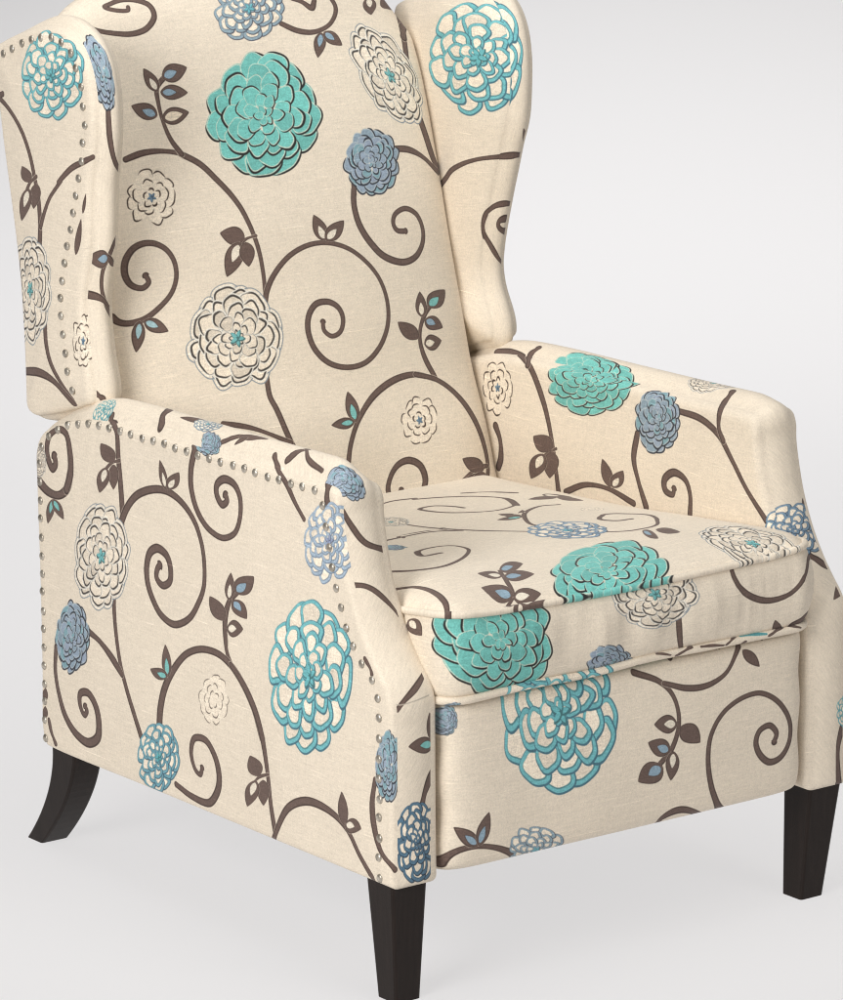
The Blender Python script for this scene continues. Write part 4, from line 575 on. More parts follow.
('s','seat_top',.006,0,'brown',[(.0643,.1976),(.0668,.1929),(.0691,.1881),(.0714,.1833),(.0737,.1783),(.076,.1735),(.0784,.1688),(.081,.1644),(.0839,.1604),(.0871,.1568),(.0907,.1533),(.0945,.15),(.0986,.1469),(.1029,.1443),(.1077,.1423),(.1126,.1408),(.1178,.1398),(.1233,.1395),(.1299,.1394),(.1371,.1394),(.1445,.14),(.152,.1417),(.1592,.1448),(.1662,.1504),(.1782,.167),(.1857,.182),(.1883,.1898),(.1891,.1976),(.1882,.2046),(.1858,.2107),(.1827,.2161),(.1793,.2209),(.1761,.2252),(.1728,.2298),(.1691,.2344),(.1649,.2382),(.1601,.2407),(.1549,.2414),(.1492,.2408),(.1432,.2367),(.1352,.2286),(.1331,.2231),(.1335,.2174),(.1357,.2119),(.1387,.207),(.1418,.2033),(.146,.2006),(.1514,.1993),(.1571,.1986),(.1621,.1975)]),
('l','seat_top',(.1246,.1302),(-.011,-.0447),(-.0136,-.0133),'b'),
('l','seat_top',(.1411,.1236),(.0144,-.0302),(-.0114,-.0132),''),
('l','seat_top',(.1955,.3918),(-.0401,.009),(.0084,.0108),''),
('l','seat_top',(.1985,.3955),(.0208,-.031),(-.0131,-.0155),''),
('l','seat_top',(.1908,.4158),(.0333,-.0215),(-.0114,-.0138),'w'),
('f','seat_top','blueline',(.0611,.2013),(.0328,-.037),(.0327,.0408),36),
('f','seat_top','tiny',(.1722,.2899),(.0126,-.0089),(.0122,.0149),37),
('f','seat_top','teal',(-.0206,.0129),(.0698,-.0264),(.0753,.0974),38),
('f','seat_top','white',(.2059,.0104),(.043,-.0495),(.0271,.0576),39),
('f','seat_box','teal',(-.2187,.4394),(.0799,-.0116),(-.006,.0741),40),
('f','seat_box','white',(.0228,.4555),(.0615,-.0091),(.0058,.0401),41),
('s','seat_box',.00762,0,'brown',[(.0591,.4488),(.0589,.444),(.0589,.4391),(.059,.4341),(.0592,.4291),(.0594,.4241),(.0596,.4192),(.0599,.4143),(.0603,.4095),(.0607,.4049),(.0614,.4001),(.0622,.3953),(.0634,.3906),(.0649,.3858),(.0675,.3806),(.0703,.3752),(.0732,.3697)]),
('f','seat_box','blue',(-.0423,.3776),(.0383,-.0072),(-.0072,.0257),42),
('s','seat_box',.00788,0,'brown',[(.1483,.4685),(.1482,.465),(.1481,.4616),(.1484,.458),(.1497,.4542),(.1513,.4505),(.1537,.4464),(.1571,.4422),(.1614,.4379),(.165,.4345),(.1689,.4316),(.1741,.4285),(.1814,.425),(.1865,.4228),(.1924,.4208),(.1991,.419),(.2045,.4182),(.2106,.4176),(.2166,.4176),(.2231,.4177),(.2283,.4187),(.2334,.4198),(.2389,.421),(.2433,.4231),(.2473,.4258),(.2508,.4288),(.2539,.4321),(.2566,.4356),(.2591,.4392),(.2623,.4426),(.2653,.4464),(.268,.4504),(.2709,.4545),(.2749,.4583),(.2848,.4602)]),
('s','seat_box',.01831,0,'brown',[(.2505,.3736),(.2544,.3758),(.2582,.378),(.2626,.3799),(.2691,.3811),(.2891,.3782)]),
('l','seat_box',(.2292,.368),(-.0122,.0227),(.0086,-.0004),''),
('l','seat_box',(-.344,.4599),(.0289,-.0132),(-.0104,-.0079),'w'),
('f','foot','tealline',(-.1171,.3303),(.088,-.0152),(-.0002,.1005),43),
('f','foot','blue',(-.278,.3447),(.0105,.0013),(.0004,.0183),44),
('l','foot',(-.2401,.185),(-.0315,.0276),(.0063,.007),'b'),
('l','foot',(-.2387,.1848),(.0143,.0398),(.0095,-.0043),'b'),
('s','foot',.00863,0,'brown',[(-.2813,.1641),(-.2809,.1681),(-.2798,.1717),(-.2782,.175),(-.2759,.1778),(-.2731,.1801),(-.2696,.1819),(-.2657,.1833),(-.2612,.1842),(-.2565,.1847),(-.2515,.1849),(-.246,.1847),(-.2401,.1841),(-.2341,.1831),(-.2281,.1819),(-.2222,.1803),(-.2165,.1785),(-.2107,.1764),(-.2049,.174),(-.1994,.1714),(-.1942,.1688),(-.1884,.1654),(-.1824,.1615),(-.1718,.1551)]),
('f','foot','greyline',(-.1456,.1594),(.0461,-.0105),(-.0058,.032),45),
('s','foot',.00765,0,'brown',[(-.0002,.3588),(.005,.3566),(.0105,.3543),(.0163,.3521),(.022,.3497),(.0276,.3472),(.0328,.3445),(.0375,.3415),(.0424,.3378),(.0469,.334),(.051,.3298),(.0546,.3254),(.0578,.3207),(.0602,.3164),(.0623,.3119),(.064,.307),(.0654,.3021),(.0665,.2971),(.0671,.2922),(.0673,.2875),(.0671,.2831),(.0665,.2787),(.0655,.2743),(.0642,.2699),(.0627,.2656),(.0609,.2615),(.0589,.2576),(.0568,.254),(.0539,.2502),(.0505,.2469),(.0468,.2438),(.043,.2408),(.0392,.2379),(.0355,.2348)]),
('s','foot',.00781,0,'brown',[(.0438,.3387),(.0491,.3369),(.0544,.3349),(.0597,.3329),(.065,.3309),(.0703,.329),(.0756,.3274),(.0808,.3262),(.0872,.325),(.0936,.3241),(.0998,.3236),(.106,.3235),(.1121,.3239),(.1176,.3246),(.1231,.3258),(.1286,.3273),(.1339,.3292),(.1388,.3313),(.1431,.3338),(.147,.3368),(.1505,.3404),(.1537,.3442),(.1567,.3481),(.1595,.3517),(.1621,.3547),(.165,.3578),(.1676,.3604),(.1704,.3629)]),
('l','foot',(.1746,.3576),(.0256,-.0251),(-.0072,-.004),''),
('l','foot',(.0643,.2838),(-.0362,.0053),(-.0006,.0127),'w'),
('l','foot',(.0709,.2798),(.0309,-.0269),(-.0114,-.0083),''),
('l','foot',(.0534,.2504),(-.0348,.0176),(.0055,.0105),'b'),
('l','foot',(.0591,.2493),(-.0027,-.0371),(-.0115,.003),'w'),
('l','foot',(.0421,.2336),(-.0377,-.0134),(-.0106,.0145),'b'),
('s','foot',.00828,1,'brown',[(.2086,.1194),(.1775,.1381),(.1453,.1573),(.1371,.1651),(.1331,.1708),(.1301,.1761),(.1275,.1812),(.1253,.1862),(.1234,.1912),(.1217,.1967),(.1201,.2022),(.1188,.2076),(.1177,.2131),(.1168,.2184),(.1162,.2236),(.1159,.2287),(.1158,.2335),(.1159,.2382),(.1161,.2428),(.1167,.2474),(.1175,.2518),(.1187,.2561),(.1202,.2601),(.1222,.2641),(.1245,.268),(.1271,.2718),(.13,.2755),(.1332,.2789),(.1367,.282),(.1404,.2849),(.1449,.2878),(.1499,.2904),(.1552,.2927),(.1607,.2947),(.1662,.2963),(.1718,.2976),(.1777,.2986),(.1838,.2993),(.1899,.2995),(.1961,.2992),(.2021,.2981),(.2083,.296),(.2146,.2932),(.2208,.2897),(.2266,.2858),(.2319,.2815),(.2362,.2775),(.2403,.2729),(.2441,.2681),(.2476,.2631),(.2505,.258),(.2528,.253),(.2544,.248),(.2554,.2428),(.2557,.2377),(.2553,.2328),(.2544,.2281),(.253,.224),(.2507,.2197),(.2478,.2156),(.2444,.2119),(.2406,.2089),(.2367,.2067),(.2309,.205),(.2247,.2044),(.2187,.2054),(.2129,.2085),(.2073,.2132),(.2027,.2183),(.1999,.2223),(.1977,.2267),(.1961,.2311),(.1955,.2352),(.1957,.2392),(.1969,.2432),(.1988,.2468),(.2014,.2496),(.2064,.2521),(.2125,.2536),(.2182,.2533),(.223,.2503),(.2274,.2458),(.2301,.2413),(.2301,.2378),(.2286,.2344),(.2271,.231)]),
('s','foot',.00974,0,'brown',[(.0487,.1556),(.0466,.1611),(.0493,.164),(.0535,.1662),(.0581,.1679),(.0632,.1692),(.0685,.1699),(.0738,.1699),(.0797,.1691),(.0859,.1674),(.0923,.1651),(.0993,.162),(.1089,.157),(.1325,.1446)]),
('s','arm_band_l',.0015,0,'seam',[(.2284,-.0028),(.2272,.0016),(.2265,.0065),(.2264,.0118),(.2266,.0178),(.2269,.0243),(.2273,.0309),(.2277,.0383),(.2283,.0459),(.229,.0541),(.2297,.0629),(.2304,.0715),(.2312,.0806)]),
('s','foot',.005,0,'brown',[(.06,.365),(.07250000000000001,.371),(.085,.375)]),
('s','foot',.005,0,'brown',[(.1,.372),(.11750000000000001,.37),(.135,.366)]),
('s','foot',.004,0,'brown',[(.14,.366),(.15000000000000002,.373),(.16,.378)]),
('s','foot',.005,0,'teal',[(.165,.376),(.185,.374),(.205,.37)]),
('s','foot',.005,0,'brown',[(.21,.366),(.22249999999999998,.372),(.235,.376)]),
('s','foot',.004,0,'brown',[(.24,.376),(.251,.373),(.262,.368)]),
('s','foot',.004,0,'brown',[(.03,.376),(.04,.3735),(.05,.369)]),
('s','foot',.007,0,'teal',[(-.29,.377),(-.24,.3775),(-.19,.376)]),
('s','foot',.005,0,'brown',[(-.16,.366),(-.15000000000000002,.372),(-.14,.376)]),
('s','foot',.005,0,'teal',[(-.085,.376),(-.0675,.3745),(-.05,.371)]),
]
# ------------------------------------------------------------------ drawing the cloth
DEN = 1800.0
CREAM = np.array([.872, .822, .748]); BROWN = (.395, .325, .295); BROWND = (.26, .205, .182)
TEAL = (.44, .722, .688); BLUE = (.54, .612, .662)


class Piece:
    def __init__(s, name, rng):
        s.u0, s.u1, s.v0, s.v1 = rng
        s.w = int(round((s.u1 - s.u0) * DEN)); s.h = int(round((s.v1 - s.v0) * DEN))
        s.c = np.empty((s.h, s.w, 3), np.float32); s.c[:] = CREAM
        s.k = np.zeros((s.h, s.w), np.float32)           # 1 where there is print
    def xy(s, p): return (np.asarray(p, float) - (s.u0, s.v0)) * DEN
    def box(s, x0, y0, x1, y1):
        x0, y0, x1, y1 = max(0, int(x0)), max(0, int(y0)), min(s.w, int(x1) + 2), min(s.h, int(y1) + 2)
        if x1 <= x0 or y1 <= y0: return None
        Y, X = np.mgrid[y0:y1, x0:x1]
        return (slice(y0, y1), slice(x0, x1)), X + .5, Y + .5
    def comp(s, sl, cov, col, mark=None):
        cov = np.clip(cov, 0, 1).astype(np.float32)
        s.c[sl] += (np.asarray(col, np.float32) - s.c[sl]) * cov[..., None]
        if mark is not None: s.k[sl] += (mark - s.k[sl]) * cov

    def stroke(s, pts, width, bulb, col):
        P = s.xy(pts)
        P = spline(P, 3.0) if len(P) > 2 else P
        w = np.full(len(P), width * DEN / 2); t = np.linspace(0, 1, len(P))
        w *= .92 + .16 * np.sin(t * 7 + P[0, 0] * .05)
        if bulb: w *= 1.06 - .16 * sstep(.80, .96, t); w[-1:] = w[0] * 1.15
        m = w.max() + 4
        b = s.box(P[:, 0].min() - m, P[:, 1].min() - m, P[:, 0].max() + m, P[:, 1].max() + m)
        if b is None: return
        sl, X, Y = b; x0, y0 = sl[1].start, sl[0].start
        D = np.full(X.shape, -9., np.float32); S = np.full(X.shape, -9., np.float32)
        hl = (-.12, .12)                                     # the lighter core lies up-left of the dark edge
        for i in range(len(P) - 1):
            a, c = P[i], P[i + 1]; r = max(w[i], w[i + 1]) + 4
            xa, xb = int(max(0, min(a[0], c[0]) - r - x0)), int(max(0, max(a[0], c[0]) + r - x0 + 2))
            ya, yb = int(max(0, min(a[1], c[1]) - r - y0)), int(max(0, max(a[1], c[1]) + r - y0 + 2))
            if xb <= xa or yb <= ya: continue
            x, y = X[ya:yb, xa:xb], Y[ya:yb, xa:xb]
            if x.size == 0: continue
            v = c - a; L = v @ v + 1e-9
            for A, off, k in ((D, 0, 1.), (S, 1, .70)):
                px_, py_ = x - a[0] - off * hl[0] * w[i] * .5, y - a[1] - off * hl[1] * w[i] * .5
                q = np.clip((px_ * v[0] + py_ * v[1]) / L, 0, 1)
                d = (w[i] + (w[i + 1] - w[i]) * q) * k - np.hypot(px_ - q * v[0], py_ - q * v[1])
                np.maximum(A[ya:yb, xa:xb], d, out=A[ya:yb, xa:xb])
        if col == 'seam':
            s.comp(sl, D + .5, CREAM * .80); return
        if col == 'teal':
            s.comp(sl, D + .5, (.33, .58, .60), 1); return
        s.comp(sl, (D + 2.6) / 1.6 * .45, CREAM * 1.06)
        s.comp(sl, D + .5, BROWND, 1); s.comp(sl, (S + .5) / 1.3, BROWN)

    def leaf(s, base, ax, side, inner):
        ax = np.array(ax) * DEN; side = np.array(side) * DEN; B = s.xy(base); T = B + ax
        la, ls = np.linalg.norm(ax), np.linalg.norm(side)
        if la < 2 or ls < .5: return
        r = la * .6 + ls + 4; M = (B + T) / 2
        b = s.box(M[0] - r, M[1] - r, M[0] + r, M[1] + r)
        if b is None: return
        sl, X, Y = b
        Mi = np.linalg.inv(np.array([ax, side]).T)
        U = Mi[0, 0] * (X - B[0]) + Mi[0, 1] * (Y - B[1]); V = Mi[1, 0] * (X - B[0]) + Mi[1, 1] * (Y - B[1])
        def sd(u, v):
            uu = np.clip(u, 0, 1)
            prof = np.sin(np.pi * uu ** .82) ** .78 * (1 - .12 * uu)
            e = (prof - np.abs(v)) * ls
            return np.where((u < 0) | (u > 1), -np.hypot(np.maximum(-u, u - 1) * la, v * ls), e)
        d = sd(U, V)
        s.comp(sl, (d + 2.4) / 1.6 * .4 * (U > -.05), CREAM * 1.06)
        s.comp(sl, d + .5, BROWND, 1); s.comp(sl, (d - 1.6) / 1.5, BROWN)
        if inner:
            big = inner == 'W'
            f, g, st = (.66, .56, .10) if big else (.50, .46, .08)
            d2 = sd((U - st) / f, V / g) * g
            col = {'b': (.54, .63, .69), 't': (.48, .72, .70), 'g': (.62, .74, .76), 'w': (.88, .84, .77), 'W': (.88, .82, .73)}[inner]
            s.comp(sl, d2 + 1.6, BROWND); s.comp(sl, d2 + .3, col)

    def flower(s, style, c, ex, ey, seed):
        rs = np.random.RandomState(seed * 7 + 3)
        ex = np.array(ex) * DEN; ey = np.array(ey) * DEN; c = s.xy(c)
        A = np.array([ex, ey]).T
        det = A[0, 0] * A[1, 1] - A[0, 1] * A[1, 0]
        if abs(det) < 4: return
        Ai = np.linalg.inv(A); px1 = math.sqrt(abs(det)); aa = 1.0 / max(min(np.linalg.norm(ex), np.linalg.norm(ey)), 3.)
        # petals: (ring, radius of centre, angle, semi radial, semi tangential, wobble phase, random)
        pet = []
        rings = {'solid': [(13, .755, .23, .25), (12, .62, .205, .205), (10, .48, .18, .165), (8, .345, .15, .13), (6, .21, .115, .09), (5, .085, .075, .05)],
                 'line': [(12, .805, .185, .245), (10, .60, .185, .195), (8, .405, .155, .15), (7, .225, .12, .10), (5, .09, .07, .05)],
                 'small': [(9, .70, .27, .30), (7, .42, .25, .23), (5, .18, .17, .13)]}
        kind = 'solid' if style in ('teal', 'white', 'blue') else 'small' if style in ('small', 'tiny') else 'line'
        for k, (n, rc, al, be) in enumerate(rings[kind]):
            ph = rs.rand() * 6.28
            order = list(range(n)); rs.shuffle(order)
            for i in order:
                a = ph + (i + .50 * (rs.rand() - .5)) * 2 * math.pi / n
                pet.append((k, rc * (1 + (.06 if k == 0 else .14) * (rs.rand() - .5)), a, al * (1 + .40 * (rs.rand() - .5)), be * (1 + .40 * (rs.rand() - .5)), rs.rand() * 6.28, rs.rand()))
        LT = CREAM * 1.04
        sx, sy = .020, -.022
        # every petal, from the outer ring inwards: ('g', growth, shift, colour) a filled shape; ('a', offset, half width, colour, mode, least) a tapering arc
        line = lambda dark, col, w: [('g', w + .016, .42, dark), ('g', w, 0, col), ('g', -w * .85, -.15, tuple(c * .72 for c in col)), ('g', -w * .85 - .012, -.5, LT)]
        spec = {
            'teal': [('a', .026, .019, (.15, .15, .145), 'mix', -.24), ('g', .015, 0, (.75, .81, .745)), ('g', 0, -.1, TEAL)],
            'blue': [('a', .040, .029, (.19, .20, .23), 'mix', -.1), ('g', .024, 0, (.68, .72, .735)), ('g', 0, -.1, BLUE)],
            'tealline': line((.27, .42, .47), (.44, .705, .725), .0245),
            'blueteal': line((.20, .30, .36), (.42, .61, .66), .036), 'blueline': line((.24, .28, .34), (.50, .60, .68), .036),
            'lightblue': line((.42, .48, .55), (.62, .685, .745), .034), 'bluedark': line((.17, .21, .26), (.33, .45, .53), .038),
            'bluedark2': line((.21, .25, .30), (.45, .55, .63), .032), 'greyline': line((.28, .28, .31), (.55, .63, .67), .036),
            'white': [('g', .030, 0, (.885, .865, .82)), ('g', .008, 0, (.50, .485, .46)), ('g', -.004, 0, LT), ('a', -.012, .017, (.27, .25, .235), 'rad', -.1)],
            'small': [('g', .016, 0, (.90, .86, .79)), ('g', 0, 0, LT), ('a', -.004, .024, (.25, .205, .18), 'rad', -.25)],
            'tiny': [('g', .016, 0, (.90, .86, .79)), ('g', 0, 0, LT), ('a', -.004, .020, (.42, .38, .345), 'rad', -.35)]}[style]
        if style == 'white':                                          # a second, grey outer contour
            for p in pet:
                if p[0] < 2: s._petal(c, A, Ai, aa, *p, [('g', .082, .1, (.50, .535, .56)), ('g', .062, 0, LT)], sx, sy)
        if style in ('blue', 'teal'):
            for p in pet:
                if p[0] < 1: s._petal(c, A, Ai, aa, *p, [('g', .030, .3, {'blue': (.62, .66, .68), 'teal': (.52, .70, .66)}[style])], sx, sy)
        for p in pet:
            k, q = p[0], p[6]
            v = .95 + .10 * q; g = 1.0 if k < 3 else .70 if k < 5 else .5
            L = []
            for i, o in enumerate(spec):
                if o[0] == 'g':
                    col = np.array(o[3]) * (v if i == len(spec) - 1 else 1)
                    if style == 'blue' and i == len(spec) - 1: col = col + (np.array([.575, .60, .68]) - col) * max(0, q - .45)
                    if style == 'blue' and i == len(spec) - 1 and q < .3: col = col + (np.array([.47, .64, .665]) - col) * .6
                    if style == 'white' and i == 2 and q > .45: col = col * (1 - .10 * (q - .45) / .55)
                    L.append(('g', o[1] * g, o[2], np.clip(col, 0, 1)))
                else: L.append(('a', o[1] * g, o[2] * g, o[3], o[4], o[5]))
            s._petal(c, A, Ai, aa, *p, L, sx, sy)
        star = {'white': (.45, .70, .70), 'small': (.42, .52, .60), 'tealline': (.42, .70, .72), 'blueteal': (.36, .66, .68), 'greyline': (.42, .68, .72), 'blueline': (.40, .68, .74), 'lightblue': (.56, .60, .70)}.get(style)
        if star is not None:
            for i in range(5):
                s._petal(c, A, Ai, aa, 9, .075, i * 1.257 + seed, .075, .036, 0, .5, [('g', .012, .5, np.array(star) * .62), ('g', 0, 0, star)], sx, sy)

    def _petal(s, c, A, Ai, aa, k, rc, a, al, be, wp, rnd, layers, sx, sy):
        ctr = c + A @ np.array([rc * math.cos(a), rc * math.sin(a)])
        m = max(al, be) * 1.25 + .13
        ext = np.abs(A) @ np.array([m, m])
        b = s.box(ctr[0] - ext[0], ctr[1] - ext[1], ctr[0] + ext[0], ctr[1] + ext[1])
        if b is None: return
        sl, X, Y = b
        U = Ai[0, 0] * (X - c[0]) + Ai[0, 1] * (Y - c[1]); V = Ai[1, 0] * (X - c[0]) + Ai[1, 1] * (Y - c[1])
        ca, sa = math.cos(a), math.sin(a)
        for o in layers:
            sh = o[2] if o[0] == 'g' else 0
            u, v = U - sx * sh, V - sy * sh
            p = u * ca + v * sa - rc; q = -u * sa + v * ca
            th = np.arctan2(q / be, p / al)
            wob = 1 + .06 * np.cos(3 * th + wp) + .035 * np.cos(5 * th + 2 * wp)
            rho = np.hypot(p / al, q / be)
            sd = (wob - rho) * min(al, be)
            if o[0] == 'g': s.comp(sl, (sd + o[1]) / aa + .5, o[3], 1)
            else:
                d = (-.85 + 1.3 * (rnd - .5)) if o[4] == 'lr' else a + 1.0 * (rnd - .5)
                if o[4] == 'mix': d = math.atan2(sa - .8 + 1.2 * (rnd - .5), ca + .8 + 1.2 * (rnd * 5.7 % 1 - .5))
                ang = np.arctan2(q * ca + p * sa, p * ca - q * sa)
                tp = np.clip((np.cos(ang - d) + o[5]) / .55, 0, 1)
                s.comp(sl, (o[2] * tp - np.abs(sd + o[1])) / aa + .5 * (tp > 0), o[3], 1)


def slubs(h0, w0, seed, ang=0.):
    """uneven threads of a linen weave, about -1..1: grain, with short slubs along the weft"""
    rs = np.random.RandomState(seed); h, w = h0 // 2 + 1, w0 // 2 + 1
    def streak(h, w, n):
        a = rs.normal(size=(h, w)).astype(np.float32)
        k = np.cumsum(np.pad(a, ((0, 0), (n, 0)), mode='wrap'), 1)
        return (k[:, n:] - k[:, :-n]) / math.sqrt(n)
    if ang:
        m = int(math.hypot(h, w)) + 8; T = streak(m, m, 12); Y, X = np.mgrid[0:h, 0:w]
        ca, sa = math.cos(ang), math.sin(ang)
        R = T[((Y * ca - X * sa) * .62).astype(int) % m, ((X * ca + Y * sa)).astype(int) % m] * .38 + .5 * rs.normal(size=(h, w))
    else:
        rare = np.clip(streak(h, w, 50) - 2.0, 0, 2) * 2.1
        R = .32 * streak(h, w, 12) + .18 * streak(w, h, 9).T + .62 * rs.normal(size=(h, w)) + rare
    return np.repeat(np.repeat(R, 2, 0), 2, 1)[:h0, :w0]


def weave_cloth():
    pcs = {k: Piece(k, v) for k, v in REGIONS.items()}
    for op in PRINT:
        if op[0] == 's': pcs[op[1]].stroke(op[5], op[2], op[3], op[4])
    for op in PRINT:
        if op[0] == 'l': pcs[op[1]].leaf(*op[2:])
    for op in PRINT:
        if op[0] == 'f': pcs[op[1]].flower(*op[2:])
    order = sorted(pcs, key=lambda k: -pcs[k].h); AW = max(p.w for p in pcs.values()) + 8
    x = y = row = 0; place = {}
    for k in order:
        p = pcs[k]
        if x + p.w + 4 > AW: x = 0; y += row + 4; row = 0
        place[k] = (x, y); x += p.w + 4; row = max(row, p.h)
    AH = y + row
    atlas = np.empty((AH, AW, 4), np.float32); atlas[..., :3] = CREAM; atlas[..., 3] = .5
    for i, k in enumerate(order):
        p = pcs[k]; x, y = place[k]
        sl = slubs(p.h, p.w, 40 + i)
        if k.startswith('arm_band'):
            n = int(.62 * DEN); sl[:, :n] = slubs(p.h, n, 90 + i, .9)
        tone = 1 + (.036 + .034 * p.k) * sl
        atlas[y:y + p.h, x:x + p.w, :3] = np.clip(p.c * tone[..., None], 0, 1)
        atlas[y:y + p.h, x:x + p.w, 3] = np.clip(.42 + .11 * sl + .06 * p.k, 0, 1)
    img = bpy.data.images.new('printed_cloth', AW, AH, alpha=True)
    img.alpha_mode = 'CHANNEL_PACKED'
    img.pixels.foreach_set(atlas.ravel()); img.update()
    return img, place, AW, AH, pcs


CLOTH, PLACE, AW, AH, PCS = weave_cloth()


def atlas_uv(region, UV):
    p = PCS[region]; x, y = PLACE[region]
    U = np.clip(UV[..., 0], p.u0 + .001, p.u1 - .001); V = np.clip(UV[..., 1], p.v0 + .001, p.v1 - .001)
    return np.stack([(x + (U - p.u0) * DEN) / AW, (y + (V - p.v0) * DEN) / AH], -1)
# ------------------------------------------------------------------ materials
def material(name):
    m = bpy.data.materials.new(name); m.use_nodes = True
    return m, m.node_tree.nodes, m.node_tree.links, m.node_tree.nodes['Principled BSDF']


def cloth_material():
    m, N, L, B = material('printed_linen')
    t = N.new('ShaderNodeTexImage'); t.image = CLOTH; t.interpolation = 'Cubic'; t.extension = 'EXTEND'
    uv = N.new('ShaderNodeUVMap'); uv.uv_map = 'cloth'; L.new(uv.outputs[0], t.inputs[0])
    tc = N.new('ShaderNodeTexCoord')
    n1 = N.new('ShaderNodeTexNoise'); n1.inputs['Scale'].default_value = 7; n1.inputs['Detail'].default_value = 4; L.new(tc.outputs['Object'], n1.inputs['Vector'])
    rmp = N.new('ShaderNodeMapRange'); rmp.inputs[1].default_value = .3; rmp.inputs[2].default_value = .7; rmp.inputs[3].default_value = .965; rmp.inputs[4].default_value = 1.02
    L.new(n1.outputs[0], rmp.inputs[0])
    mul = N.new('ShaderNodeMix'); mul.data_type = 'RGBA'; mul.blend_type = 'MULTIPLY'; mul.inputs[0].default_value = 1
    L.new(t.outputs[0], mul.inputs[6]); L.new(rmp.outputs[0], mul.inputs[7]); L.new(mul.outputs[2], B.inputs['Base Color'])
    n2 = N.new('ShaderNodeTexNoise'); n2.inputs['Scale'].default_value = 900; n2.inputs['Detail'].default_value = 2; L.new(tc.outputs['Object'], n2.inputs['Vector'])
    add = N.new('ShaderNodeMath'); add.operation = 'MULTIPLY_ADD'; add.inputs[1].default_value = .22; L.new(n2.outputs[0], add.inputs[0]); L.new(t.outputs[1], add.inputs[2])
    bp = N.new('ShaderNodeBump'); bp.inputs['Strength'].default_value = .55; bp.inputs['Distance'].default_value = .0011
    L.new(add.outputs[0], bp.inputs['Height']); L.new(bp.outputs[0], B.inputs['Normal'])
    B.inputs['Roughness'].default_value = .82; B.inputs['Specular IOR Level'].default_value = .25
    B.inputs['Sheen Weight'].default_value = .12; B.inputs['Sheen Roughness'].default_value = .5
    return m


def wood_material():
    m, N, L, B = material('espresso_stained_wood')
    tc = N.new('ShaderNodeTexCoord'); mp = N.new('ShaderNodeMapping'); mp.inputs['Scale'].default_value = (60, 60, 5); L.new(tc.outputs['Object'], mp.inputs[0])
    n = N.new('ShaderNodeTexNoise'); n.inputs['Scale'].default_value = 3; n.inputs['Detail'].default_value = 6; L.new(mp.outputs[0], n.inputs[0])
    r = N.new('ShaderNodeValToRGB'); r.color_ramp.elements[0].position = .3; r.color_ramp.elements[0].color = (.0105, .0062, .0046, 1); r.color_ramp.elements[1].position = .75; r.color_ramp.elements[1].color = (.0165, .0102, .0078, 1)
    L.new(n.outputs[0], r.inputs[0]); L.new(r.outputs[0], B.inputs['Base Color'])
    n2 = N.new('ShaderNodeTexNoise'); n2.inputs['Scale'].default_value = 420; L.new(tc.outputs['Object'], n2.inputs[0])
    bp = N.new('ShaderNodeBump'); bp.inputs['Strength'].default_value = .12; bp.inputs['Distance'].default_value = .001; L.new(n2.outputs[0], bp.inputs['Height']); L.new(bp.outputs[0], B.inputs['Normal'])
    B.inputs['Roughness'].default_value = .5; B.inputs['Specular IOR Level'].default_value = .22
    return m


def nail_material():
    m, N, L, B = material('antique_nickel')
    tc = N.new('ShaderNodeTexCoord'); n = N.new('ShaderNodeTexNoise'); n.inputs['Scale'].default_value = 160; L.new(tc.outputs['Object'], n.inputs[0])
    r = N.new('ShaderNodeValToRGB'); r.color_ramp.elements[0].position = .35; r.color_ramp.elements[0].color = (.30, .265, .215, 1); r.color_ramp.elements[1].position = .65; r.color_ramp.elements[1].color = (.58, .53, .455, 1)
    L.new(n.outputs[0], r.inputs[0]); L.new(r.outputs[0], B.inputs['Base Color'])
    B.inputs['Metallic'].default_value = .7; B.inputs['Roughness'].default_value = .4
    return m


def sweep_material():
    m, N, L, B = material('translucent_white_sweep')
    out = N['Material Output']
    B.inputs['Base Color'].default_value = (.80, .79, .79, 1); B.inputs['Roughness'].default_value = .6; B.inputs['Specular IOR Level'].default_value = .15
    tr = N.new('ShaderNodeBsdfTranslucent'); tr.inputs[0].default_value = (.90, .885, .885, 1)
    tc = N.new('ShaderNodeTexCoord'); n = N.new('ShaderNodeTexNoise'); n.inputs['Scale'].default_value = 260; n.inputs['Detail'].default_value = 3; L.new(tc.outputs['Object'], n.inputs[0])
    r = N.new('ShaderNodeMapRange'); r.inputs[3].default_value = .78; r.inputs[4].default_value = .82; L.new(n.outputs[0], r.inputs[0])
    mx = N.new('ShaderNodeMixShader'); L.new(r.outputs[0], mx.inputs[0]); L.new(B.outputs[0], mx.inputs[1]); L.new(tr.outputs[0], mx.inputs[2]); L.new(mx.outputs[0], out.inputs[0])
    return m


def plain_material(name, col, rough):
    m, N, L, B = material(name)
    tc = N.new('ShaderNodeTexCoord'); n = N.new('ShaderNodeTexNoise'); n.inputs['Scale'].default_value = 300; L.new(tc.outputs['Object'], n.inputs[0])
    r = N.new('ShaderNodeValToRGB'); r.color_ramp.elements[0].color = tuple(c * .8 for c in col) + (1,); r.color_ramp.elements[1].color = tuple(col) + (1,); L.new(n.outputs[0], r.inputs[0]); L.new(r.outputs[0], B.inputs['Base Color'])
    B.inputs['Roughness'].default_value = rough
    return m


M_CLOTH, M_WOOD, M_NAIL, M_SWEEP = cloth_material(), wood_material(), nail_material(), sweep_material()
M_DUST = plain_material('black_dust_cover', (.03, .03, .03), .9)


# ------------------------------------------------------------------ building objects
def link(name, me, mat, parent):
    o = bpy.data.objects.new(name, me); COL.objects.link(o); me.materials.append(mat)
    if parent: o.parent = parent
    return o


